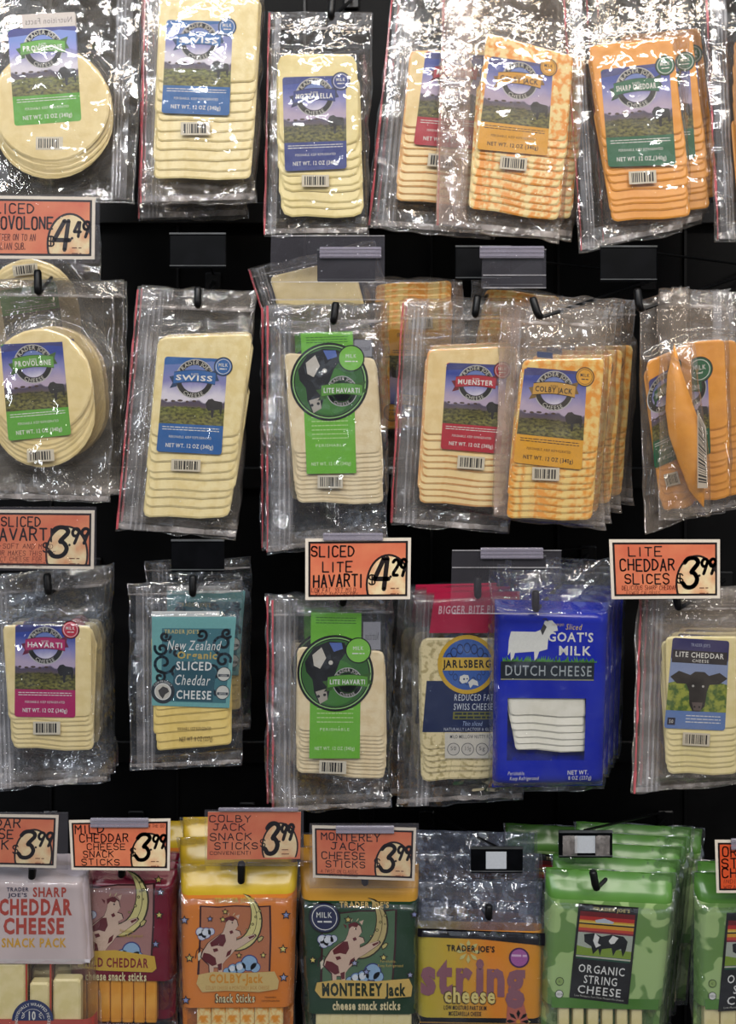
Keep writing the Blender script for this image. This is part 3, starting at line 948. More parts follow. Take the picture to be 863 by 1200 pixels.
p.backs([(24, -2), (34, -8)], "upper sharp cheddar")
p = cheese_pack('sharp_cheddar_package', (905, -22), .012, [(822, -40), (970, -40), (965, 290), (838, 284)], [(856, 40), (950, 40), (956, 250), (862, 255)], 10, .54, CH_ORANGE,
                'bag of orange cheddar slices cut off by the picture edge in the top row', 'bags of sliced sharp cheddar', zw=22)

# ================================================================ ROW B
p = round_pack('provolone_package', (45, 345), .014, [(-34, 328), (134, 330), (130, 590), (-34, 586)], (54, 448), 60, 62, 36, [(9, 404), (80, 401), (90, 508), (18, 515)],
               (55, 532, -3, 26, 11), 'round provolone slices in a clear bag just above the sliced havarti price sign')
p.seams(.075)
p.backs([(14, -2), (20, 0)], "lower provolone")
c = copy_tree(p.root)
c.location = W(58, 490, .12); c.rotation_euler = (0, math.radians(176), 0)
c['label'] = 'upside-down provolone bag, only its rim and barcode peeking out under the 4.49 sign'
p = cheese_pack('swiss_package', (232, 362), .014, [(161, 337), (301, 341), (278, 632), (136, 622)], [(190, 396), (298, 392), (272, 604), (172, 600)], 10, .56, CH_SWISS,
                'lower bag of sliced swiss, foremost under the bare black plate, slices fanned out', 'bags of sliced swiss', zw=30, rnd=8)
cheese_label(p, [(198, 418), (270, 421), (263, 531), (188, 527)], (22, 98, 176), 'SWISS', (24, 100, 176), land=LAND2, sealpos=(.94, .08))
p.barcode(222, 543, 2, 28, 11)
p.backs([(3, -2)], "lower swiss")


def lite_havarti(name, hole, depth, bagq, cq, strip, cc, cr, bc, label, sealxy):
    p = cheese_pack(name, hole, depth, bagq, cq, 12, .66, CH_HAVARTI, label, 'bags of sliced lite havarti', zw=28, filmmat=FILM_CRISP, amp=1.15,
                    core=[(min(cq[0][0], strip[0][0]), strip[0][1]), (cq[1][0], strip[0][1]), cq[2], cq[3]])
    G = (112, 190, 52)
    A = p.art(strip)
    A.rect(0, 0, 1, 1, G, 1)
    for k in range(3):
        A.small(.1, .035 + k * .018, .9, .006, (60, 120, 40), 2, k)
    for k in range(6):
        A.small(.14, .60 + k * .03, .86, .007, (190, 226, 150), 2, k)
    A.text('PERISHABLE', .5, .80, .02, (220, 240, 200), w=.6, layer=2)
    A.text('NET WT. 12 OZ (340g)', .5, .93, .024, (220, 240, 200), w=.8, layer=2, bold=.01)
    A.build('label', p.root)
    r = cr
    A = p.art([(cc[0] - r, cc[1] - r), (cc[0] + r, cc[1] - r), (cc[0] + r, cc[1] + r), (cc[0] - r, cc[1] + r)], p.T + .0004)
    A.disc(.5, .5, .5, BLACK, 0, 44); A.ring(.5, .5, .455, .47, (150, 200, 120), 1, 44)
    A.disc(.5, .5, .44, (52, 104, 44), 1, 44)
    A.disc(.5, .62, .30, (66, 128, 50), 2, 30)
    # cow head looking in from the side: dark head, white blaze, ear, muzzle
    A.poly([(.10, .35), (.22, .16), (.42, .08), (.62, .10), (.66, .20), (.56, .34), (.50, .50), (.44, .66), (.40, .84), (.28, .88), (.22, .74), (.20, .58), (.12, .48)], (16, 17, 22), 3)
    A.poly([(.20, .26), (.32, .16), (.38, .30), (.30, .44), (.22, .40)], (205, 198, 186), 4)
    A.poly([(.42, .10), (.58, .10), (.60, .18), (.48, .22)], (88, 112, 186), 4)
    A.poly([(.24, .74), (.38, .70), (.40, .84), (.30, .90)], (176, 168, 156), 4)
    A.disc(.28, .80, .02, BLACK, 5, 8); A.disc(.36, .78, .02, BLACK, 5, 8)
    A.disc(.44, .36, .03, (210, 206, 196), 5, 10)
    ribbon(A, .66, .62, .52, .13, (92, 160, 50), 'LITE HAVARTI', r=.19, top='')
    A.disc(sealxy[0], sealxy[1], .17, BLACK, 6); A.disc(sealxy[0], sealxy[1], .155, (126, 200, 70), 7)
    A.text('MILK', sealxy[0], sealxy[1] - .03, .05, WHITE, layer=8); A.small(sealxy[0] - .08, sealxy[1] + .04, sealxy[0] + .08, .014, WHITE, 8)
    A.build('round_emblem', p.root)
    A = p.art([(strip[1][0] + 2, strip[1][1] + 10), (cq[1][0] - 4, strip[1][1] + 10), (cq[1][0] - 4, cq[1][1] - 2), (strip[1][0] + 2, cq[1][1] - 2)])
    A.rect(0, 0, 1, 1, (150, 150, 158), 1); A.text('Nutrition', .5, .5, .3, (80, 80, 90), w=-.8, layer=2); A.build('nutrition_strip', p.root)
    p.barcode(*bc)
    return p


p = lite_havarti('lite_havarti_package', (391, 378), .016, [(312, 356), (456, 354), (455, 634), (312, 650)], [(335, 414), (440, 420), (450, 586), (350, 590)],
                 [(354, 391), (414, 389), (418, 552), (361, 553)], (387, 447), 45, (388, 562, 0, 24, 12),
                 'upper green-striped lite havarti bag, foremost above the 4.29 sign', (.78, .20))
p.backs([(-8, 2), (-4, 0)], "upper lite havarti")
t_ = cheese_pack('rumpled_cheese_package', (380, 300), .13, [(290, 316), (440, 280), (470, 420), (330, 440)], [(318, 326), (412, 304), (436, 400), (344, 416)], 5, .8, CH_IVORY,
                 'rumpled unlabelled bag of pale slices tipped over behind the empty wide clear sleeve', 'rumpled bags', zw=16, amp=1.6)
p = cheese_pack('muenster_package', (558, 372), .034, [(470, 352), (604, 352), (596, 626), (456, 614)], [(500, 410), (604, 406), (590, 598), (489, 584)], 11, .56, CH_MUEN,
                'lower bag of muenster slices with red label and orange rinds, foremost', 'bags of sliced muenster', edge=CH_RIND, zw=26)
cheese_label(p, [(522, 425), (592, 428), (584, 530), (515, 524)], (190, 20, 48), 'MUENSTER', (190, 20, 48))
p.barcode(550, 540, 4)
p.backs([(2, -4)], "lower muenster")
p = cheese_pack('colby_jack_package', (634, 374), .006, [(588, 356), (712, 362), (708, 620), (578, 606)], [(611, 422), (704, 420), (690, 608), (592, 604)], 10, .58, CH_COLBY2,
                'bag of marbled colby jack slices with a yellow label, foremost on the middle row hook', 'bags of sliced colby jack', filmmat=FILM_HAZY, zw=20, pink=False, yaw=-3)
cheese_label(p, [(613, 430), (684, 436), (678, 548), (600, 540)], (240, 170, 24), 'COLBY JACK', (240, 170, 24), txt=(40, 26, 12), rib=(214, 160, 60), sealpos=(.97, .05))
p.barcode(637, 553, 2)
p.strip('side_gusset', .0, .01, .17, .985, GUSSET, h=.0085, n=60)
A = p.art([(627, 412), (645, 414), (645, 421), (627, 419)]); A.rect(0, 0, 1, 1, (60, 70, 100), 1); A.build('print_mark', p.root)
p.backs([(12, -4, .030, (0, 1, -4)), (24, -8, .030, (0, 0, 4)), (38, -12)], "lower colby jack")
for x_, y_, d_, a_, l_ in ((506, 540, .150, 176, 'colby jack bag upside down above the muenster bags, marbled edges showing beside the clear sleeve'),
                           (600, 548, .182, 185, 'colby jack bag upside down behind the small clear sleeve, marbled edges peeking over')):
    c = copy_tree(p.root); c.location = W(x_, y_, d_); c.rotation_euler = (0, math.radians(a_), 0); c['label'] = l_
# twisted sharp cheddar bags
p = Pack('sharp_cheddar_package', (768, 356), .020, 'twisted bag of sharp cheddar turned sideways on its hook, green label foreshortened', 'bags of sliced sharp cheddar', T=.014)
p.slices([(754, 424), (806, 402), (812, 596), (774, 594)], 9, .60, CH_ORANGE, rnd=7, dt=.0004, th=.0012)
p.bag([(748, 352), (800, 336), (826, 604), (757, 626)], [(754, 424), (806, 402), (812, 596), (774, 594)], FILM_HAZY, R=10, warp=2)
cheese_label(p, [(757, 446), (788, 428), (796, 534), (764, 548)], (16, 92, 58), 'SHARP CHEDDAR', (18, 104, 66), sealpos=(.96, .02), sealr=.09)
p.barcode(784, 560, -14, 14, 12)
# the folded flap in front: back of the next bag, bowed forward
F = Pack('sharp_cheddar_package', (800, 352), -.004, 'bag of sharp cheddar folded edge-on into an orange leaf shape, its printed side strip showing', 'bags of sliced sharp cheddar', T=.006)
L_ = [(790, 404), (782, 440), (780, 480), (784, 510), (796, 545), (808, 575), (824, 594)]
R_ = [(790, 404), (797, 435), (806, 465), (818, 500), (824, 530), (825, 560), (824, 594)]
vs, fs = [], []
for j, (l, r) in enumerate(zip(L_, R_)):
    for i in range(7):
        t = i / 6
        vs.append(F.P(l[0] + (r[0] - l[0]) * t, l[1] + (r[1] - l[1]) * t, .004 + .016 * math.sin(math.pi * t * .8) * math.sin(math.pi * j / 6)))
for j in range(6):
    for i in range(6):
        a = j * 7 + i; fs.append((a, a + 7, a + 8, a + 1))
nb = len(vs)
vs += [(v[0], v[1] + .003, v[2]) for v in vs]; fs += [tuple(i + nb for i in reversed(f)) for f in fs]
mk('folded_slice', vs, fs, CH_ORANGE, None, F.root, True)
A = Art(F.P, [(812, 480), (822, 500), (824, 570), (812, 570)], .019)
A.rect(0, 0, 1, 1, (205, 190, 170), 1); r_ = random.Random(4); v_ = .04
while v_ < .94:
    b_ = r_.choice((.012, .02, .03)); A.rect(.1, v_, .9, v_ + b_, BLACK, 2); v_ += b_ + r_.choice((.012, .02))
A.build('barcode', F.root)
F.bag([(770, 340), (806, 334), (832, 600), (772, 612)], [(786, 430), (806, 440), (822, 540), (822, 590), (788, 520)], FILM_HAZY, R=16, coreT=.022, warp=2)
p = cheese_pack('sharp_cheddar_package', (826, 352), .055, [(786, 338), (854, 338), (850, 600), (790, 606)], [(794, 402), (842, 398), (850, 580), (800, 586)], 10, .56, CH_ORANGE,
                'bag of sharp cheddar behind the twisted one, its seal and slice edges peeking out', 'bags of sliced sharp cheddar', zipside='r', zw=16, pink=False, filmmat=FILM_HAZY)
cheese_label(p, [(776, 436), (822, 430), (826, 530), (782, 540)], (16, 92, 58), 'SHARP CHEDDAR', (18, 104, 66), sealpos=(.80, .02), sealr=.15, net='NET WT. 12 OZ')
p.backs([(14, 2), (34, 4)], "lower sharp cheddar")

# ================================================================ ROW C
p = cheese_pack('havarti_package', (58, 696), .014, [(-18, 676), (122, 664), (128, 916), (-12, 926)], [(11, 727), (113, 728), (113, 874), (20, 870)], 8, .72, CH_IVORY,
                'clear bag of havarti slices with a magenta label under the 3.99 sliced havarti sign', 'bags of sliced havarti', filmmat=FILM_CRISP, zw=26, pink=False)
cheese_label(p, [(26, 726), (95, 728), (95, 833), (25, 832)], (186, 28, 102), 'HAVARTI', (200, 30, 60), sealpos=(.92, .04))
p.barcode(62, 845, 0)
p.backs([(8, -3), (13, -6)], "magenta-labelled havarti")

p = Pack('organic_cheddar_package', (226, 700), .016, 'clear bag of New Zealand organic cheddar slices with teal label, alone on its hook', 'bags of sliced organic cheddar')
q = [(182, 740), (270, 736), (272, 864), (186, 876)]
p.slices(q, 7, .55, CH_YELLOW, rnd=4, dt=.0008, th=.0018, wav=.4)
ex = [(181, 716), (281, 716), (274, 866), (184, 878)]
p.bag([(150, 684), (285, 680), (284, 898), (152, 903)], ex, FILM_CRISP)
p.zipper('l', 24, False, 8); p.seams(.06, .955)
TEAL = (112, 176, 176); DTEAL = (22, 62, 82)
A = p.art([(183, 717), (280, 717), (272, 822), (183, 819)])
A.rect(0, 0, 1, 1, TEAL, 0)
A.rect(0, -.06, .8, 0, (196, 198, 196), 1)
A.rect(.12, .13, .95, .95, (60, 118, 130), 1)
rr = random.Random(5)
for (cu, cv, r, a0, dr) in [(.14, .52, .13, 20, 1), (.12, .36, .08, 200, -1), (.86, .30, .12, 90, 1), (.88, .48, .09, 10, -1), (.16, .22, .06, 0, 1), (.30, .40, .07, 180, 1), (.90, .18, .06, 40, 1),
                            (.5, .85, .10, 180, 1), (.72, .86, .08, 0, -1), (.32, .60, .08, 60, 1), (.60, .20, .07, 120, -1), (.10, .68, .07, 250, 1), (.74, .60, .09, 70, -1), (.34, .84, .07, 0, 1)]:
    pts = []
    for k in range(16):
        t = k / 15; an = math.radians(a0 + dr * 420 * t); rad = r * (1 - .78 * t)
        pts.append((cu + math.cos(an) * rad * A.hpx / A.wpx, cv + math.sin(an) * rad))
    pts = [(min(max(a, .03), .97), b) for a, b in pts]
    A.line(pts, .032, DTEAL, 2)
A.poly([(.30, .50), (.70, .50), (.80, .60), (.78, .94), (.30, .94), (.26, .75)], (34, 84, 100), 3)
A.text("TRADER JOE'S", .36, .165, .045, (206, 190, 120), w=.42, layer=4, bold=.015)
A.text("New Zealand", .52, .315, .11, WHITE, w=.66, layer=5, shear=.25)
A.text("Organic", .56, .425, .08, (196, 170, 90), w=.5, layer=4, bold=.03)
A.text("SLICED", .53, .545, .095, WHITE, w=.46, layer=5, bold=.02)
A.text("Cheddar", .52, .70, .12, WHITE, w=.46, layer=5, shear=.28)
A.text("CHEESE", .54, .865, .095, WHITE, w=.46, layer=5, bold=.02)
A.disc(.14, .84, .135, (28, 40, 50), 4); A.ring(.14, .84, .085, .095, WHITE, 6); A.disc(.14, .84, .085, (206, 200, 188), 5)
A.poly([(.08, .83), (.14, .78), (.20, .80), (.22, .84), (.17, .87), (.14, .92), (.10, .88)], (60, 56, 54), 6)
A.text("COW PRODUCT", .14, .84, .025, WHITE, arc=(.115, 0, 1), layer=6)
for (uu, vv, t) in ((.90, .63, 'USDA'), (.90, .83, 'OTCO')):
    A.disc(uu, vv, .08, (214, 214, 206), 5); A.ring(uu, vv, .072, .08, (50, 60, 70), 6); A.rect(uu - .07, vv, uu + .07, vv + .03, (60, 70, 80), 6); A.text(t, uu, vv + .015, .022, WHITE, layer=7)
A.build('label', p.root)
A = p.art([(212, 846), (258, 845), (258, 866), (212, 867)], p.T - .0035)
A.text('PERISHABLE. KEEP REFRIGERATED', .42, .06, .18, (90, 66, 30), w=.85, layer=1); A.text('NET WT. 8 OZ (227g)', .46, .62, .26, (90, 66, 30), w=.84, layer=1)
A.build('weight_print', p.root)
c = copy_tree(p.root); c.location = W(240, 672, .12); c['label'] = 'organic cheddar bag far back behind the lone teal-labelled one, only its top edge showing'

p = lite_havarti('lite_havarti_package', (398, 716), .016, [(318, 700), (462, 696), (459, 946), (318, 952)], [(350, 752), (450, 757), (452, 908), (350, 898)],
                 [(366, 712), (424, 713), (422, 880), (364, 880)], (394, 782), 44, (391, 890, 2, 26, 12),
                 'lower green-striped lite havarti bag, foremost under the 4.29 sign', (.80, .20))
p.backs([(-8, -4), (-10, -6)], "lower lite havarti")

# reduced fat swiss with blue band
p = Pack('reduced_fat_swiss_package', (560, 700), .046, 'foremost bag of holey reduced fat swiss with red top and yellow-rimmed emblem', 'bags of reduced fat swiss')
q = [(492, 742), (604, 742), (600, 900), (494, 908)]
p.slices(q, 6, .78, CH_HOLEY, rnd=8)
p.bag([(474, 694), (622, 690), (612, 938), (464, 946)], [(490, 700), (606, 696), (602, 905), (492, 910)], FILM_CRISP, amp=1.2)
p.zipper('l', 26, False, 12); p.seams(0, .955)
A = p.art([(508, 690), (606, 688), (606, 736), (502, 736)]); A.rect(0, 0, 1, 1, (196, 24, 70), 0); A.text('BIGGER BITE BIG', .42, .42, .2, (240, 190, 200), w=.7, layer=1, bold=.02); A.build('header_print', p.root)
A = p.art([(499, 791), (602, 791), (600, 850), (494, 850)])
A.rect(0, 0, 1, 1, (16, 36, 84), 0)
A.text('REDUCED FAT', .54, .32, .13, (220, 226, 236), w=.44, layer=1); A.text('SWISS CHEESE', .54, .50, .13, (220, 226, 236), w=.44, layer=1)
A.rect(.32, .60, .76, .75, (120, 118, 50), 1); A.small(.34, .64, .74, .04, (20, 40, 60), 2, 1); A.small(.34, .71, .74, .04, (20, 40, 60), 2, 2)
A.text('Thin sliced', .54, .83, .09, (170, 190, 230), w=.22, layer=1, shear=.3); A.text('NATURALLY LACTOSE & GLUTEN FREE', .58, .94, .06, (200, 206, 220), w=.7, layer=1)
A.build('label', p.root)
A = p.art([(520, 851), (602, 851), (602, 880), (520, 880)])
A.rect(0, 0, 1, 1, (216, 210, 196), 0); A.text('MILD MELLOW NUTTY FLAVOR', .42, .14, .14, (40, 44, 60), w=.7, layer=1, bold=.01)
for k, t in enumerate(('50', '3.5g', '5g', '20%')):
    A.disc(.12 + k * .20, .64, .25, (70, 74, 84), 1); A.disc(.12 + k * .20, .64, .225, (206, 200, 190), 2); A.text(t, .12 + k * .2, .60, .16, (50, 54, 64), w=.09, layer=3)
A.build('nutrition_print', p.root)
A = p.art([(516, 738), (575, 738), (575, 806), (516, 806)], p.T + .0006)
A.disc(.5, .5, .5, (214, 170, 40), 0, 40); A.disc(.5, .5, .43, (54, 96, 176), 1, 40)
for k in range(7):
    t = math.radians(-60 + 20 * k); cu, cv = .5 + math.sin(t) * .40, .56 - math.cos(t) * .34
    A.ring(cu, cv, .045, .06, (24, 44, 100), 2, 14, ry=1.5)
    A.ring(.5 + math.sin(t) * .36, .46 + math.cos(t) * .33, .03, .04, (24, 44, 100), 2, 12, ry=1.5)
A.rrect(.0, .38, 1.0, .60, .02, (222, 180, 60), 3)
A.text('JARLSBERG', .51, .485, .13, BLACK, w=.94, layer=4, bold=.035)
A.poly([(.36, .70), (.44, .67), (.52, .68), (.54, .74), (.50, .80), (.40, .82), (.35, .77)], (220, 220, 214), 4); A.poly([(.52, .80), (.60, .74), (.70, .78), (.72, .86), (.62, .84), (.56, .90)], (220, 220, 214), 4)
A.disc(.44, .745, .018, (40, 60, 110), 5, 8); A.disc(.50, .74, .014, (40, 60, 110), 5, 8)
A.build('round_emblem', p.root)
A = p.art([(532, 880), (602, 880), (602, 935), (512, 935)], .0085)
for k in range(26):
    rr = random.Random(k); a = rr.uniform(0, 6.3); cu, cv = rr.uniform(.15, .9), rr.uniform(.15, .8); l = rr.uniform(.08, .2)
    A.line([(cu, cv), (cu + math.cos(a) * l, cv + math.sin(a) * l * .6)], rr.uniform(.03, .08), rr.choice([(60, 96, 60), (176, 60, 44), (190, 170, 120), (110, 130, 80), (200, 186, 150)]), 1 + k % 4)
A.build('salad_print', p.root)
p.backs([(-10, -6), (-24, -10)], "reduced fat swiss")

# goat's milk cheese: opaque blue bag with a window
BLUE = two_tone('cobalt_blue_print', (10, 30, 162), (12, 36, 174), 8, rough=.22)


def sheet(p, quad, ub, vb, fn, h0, edge=10, name='printed_bag', mats=(), rise=14, parent=None, sub=5.0):
    """opaque printed front with pillow edges; ub/vb = break lines in u and v; fn(u, v) -> material index or None for a window"""
    (ax, ay), (bx, by), (cx, cy), (dx, dy) = quad
    wp = bx - ax; hp = dy - ay

    def lines(bs, ln):
        o = []
        bs = sorted(set([0, 1] + list(bs)))
        for a, b in zip(bs, bs[1:]):
            n = max(1, int((b - a) * ln / sub))
            o += [a + (b - a) * i / n for i in range(n)]
        return o + [1]
    us = lines(list(ub) + [2 / wp, 5 / wp, edge / wp, 1 - 2 / wp, 1 - 5 / wp, 1 - edge / wp], wp); vs_ = lines(vb, hp)
    verts, faces, idx = [], [], []
    for v in vs_:
        for u in us:
            x, y = p.qp(u, v, quad)
            d = min(u, 1 - u) * wp
            t = min(1, d / edge); t = math.sqrt(max(0, 1 - (1 - t) ** 2))
            e2 = min(v * hp / rise, (1 - v) * hp / 14, 1); e2 = e2 * e2 * (3 - 2 * e2)
            soft = 1 - min(1, (t * e2 / .97) ** 3)
            rk = float(ridge(np.array(x / 13.), np.array(y / 26.), p.seed)) * .6 + float(ridge(np.array(x / 6.), np.array(y / 15.), p.seed + 1)) * .4
            verts.append(p.P(x, y, .001 + (h0 - .001) * t * e2 - soft * (rk - .3) * .0042 * (1 if h0 > 0 else 0)))
    nu = len(us)
    for j in range(len(vs_) - 1):
        for i in range(nu - 1):
            m = fn((us[i] + us[i + 1]) / 2, (vs_[j] + vs_[j + 1]) / 2)
            if m is None:
                continue
            a = j * nu + i
            faces.append((a, a + nu, a + nu + 1, a + 1)); idx.append(m)
    return mk(name, verts, faces, list(mats), idx, parent or p.root, True)


p = Pack('goat_cheese_package', (628, 716), .004, "cobalt blue bag of goat's milk cheese, foremost of the blue stack", "blue bags of goat's milk cheese", T=.018)
gq = [(580, 702), (713, 706), (706, 920), (577, 922)]
wq = (.11, .50, .80, .83)
sheet(p, gq, [wq[0], wq[2]], [.07, wq[1], wq[3], .955], lambda u, v: None if wq[0] < u < wq[2] and wq[1] < v < wq[3] else (1 if v > .955 else 0), .0196, mats=(BLUE, SEAM), edge=12)
sheet(p, gq, [], [], lambda u, v: 0, -.001, mats=(BLUE,), name='printed_back', edge=12)
x0, y0 = p.qp(wq[0], wq[1], gq); x1, y1 = p.qp(wq[2], wq[3], gq)
p.slices([(x0 - 2, y0 - 8), (x1 + 1, y0 - 8), (x1 + 4, y1 - 6), (x0 + 12, y1 - 10)], 6, .42, CH_WHITE, rnd=3, T=.0165, dt=.0006)
p.bag([(574, 668), (718, 672), (709, 926), (572, 928)], [(583, 712), (706, 714), (700, 908), (583, 910)], FILM_CRISP, amp=1.0, tight=.0038)
A = p.art([(585, 715), (703, 718), (696, 912), (584, 914)], .0197)
WH = (232, 232, 226)
A.poly([(.10, .10), (.34, .10), (.40, .085), (.43, .035), (.50, .03), (.55, .06), (.56, .09), (.52, .095), (.47, .12), (.46, .20), (.38, .215), (.35, .27), (.335, .27), (.33, .215), (.14, .225), (.12, .27), (.10, .27), (.095, .22), (.07, .24), (.08, .15)], WH, 1)
A.poly([(.42, .05), (.39, .09), (.41, .12), (.45, .07)], (60, 60, 60), 2)
A.line([(.46, .035), (.44, .02), (.41, .025)], .006, BLACK, 2)
r_ = random.Random(3)
for k in range(60):
    u = .03 + k * .0155; A.poly([(u - .012, .275), (u + r_.uniform(-.02, .02), .275 - r_.uniform(.01, .04)), (u + .012, .275)], (76, 150, 50), 1)
A.text('Sliced', .72, .065, .035, (236, 206, 90), w=.16, layer=1, shear=.3); A.text("TRADER JOE'S", .56, .055, .014, (236, 206, 90), w=.12, layer=1)
A.text("GOAT'S", .69, .125, .055, WH, w=.46, layer=2, bold=.02); A.text('MILK', .74, .205, .055, WH, w=.34, layer=2, bold=.02)
A.rect(.0, .275, .93, .375, (14, 28, 40), 1); A.rect(.0, .375, .93, .382, (150, 150, 120), 1)
A.text('DUTCH CHEESE', .48, .325, .062, (172, 180, 184), w=.88, layer=2, bold=.005)
A.text('Perishable.', .17, .925, .022, WH, w=.18, layer=1, shear=.3); A.text('Keep Refrigerated', .25, .955, .022, WH, w=.30, layer=1, shear=.3)
A.text('NET WT.', .80, .925, .026, WH, w=.22, layer=1, bold=.01); A.text('8 OZ (227g)', .82, .957, .022, WH, w=.24, layer=1)
A.build('label', p.root)
p.backs([(8, -8), (16, -14), (24, -20)], "blue goat's milk")

p = cheese_pack('lite_cheddar_package', (796, 712), .012, [(748, 694), (884, 694), (882, 918), (740, 930)], [(774, 740), (860, 740), (858, 900), (777, 900)], 9, .66, CH_PALE,
                'bag of pale lite cheddar slices under the lite cheddar sign, with a cow picture label', 'bags of sliced lite cheddar', filmmat=FILM_HAZY, zw=26)
A = p.art([(782, 741), (847, 745), (842, 848), (772, 845)])
A.rrect(0, 0, 1, 1, .03, (98, 134, 200), 0)
A.rect(0, .22, 1, .80, (140, 160, 206), 1)
A.poly([(0, .50), (.2, .46), (.5, .50), (.8, .46), (1, .49), (1, .80), (0, .80)], two_tone('meadow_print', (60, 96, 34), (150, 160, 60), 140), 2)
A.rrect(0, 0, 1, .24, .03, (38, 40, 108), 2)
A.rect(.02, .13, .98, .27, (12, 14, 34), 3)
A.text("TRADER JOE'S", .5, .065, .035, (180, 190, 220), w=.34, layer=4)
A.text('LITE CHEDDAR', .5, .175, .058, WHITE, w=.86, layer=5, bold=.02); A.text('CHEESE', .52, .24, .032, WHITE, w=.3, layer=5, bold=.01)
A.poly([(.02, .43), (.16, .36), (.36, .40), (.44, .36), (.60, .36), (.68, .40), (.86, .36), (1, .42), (.86, .49), (.70, .50), (.66, .58), (.64, .74), (.56, .80), (.44, .80), (.38, .72), (.36, .58), (.30, .50), (.14, .50)], (18, 18, 24), 4)
A.poly([(.42, .70), (.60, .70), (.58, .79), (.46, .79)], (96, 84, 84), 5); A.disc(.47, .75, .012, BLACK, 6, 8); A.disc(.55, .75, .012, BLACK, 6, 8)
A.disc(.42, .52, .014, (180, 180, 180), 6, 8); A.disc(.59, .52, .014, (180, 180, 180), 6, 8)
A.rect(.04, .88, .17, .96, (16, 24, 60), 4); A.text('50', .105, .92, .04, WHITE, layer=5)
for k in range(3):
    A.small(.34, .85 + k * .035, .92, .010, (230, 234, 240), 4, k)
A.build('label', p.root)
p.barcode(809, 858, 3)
p.backs([(6, -4), (14, -8)], "lite cheddar")


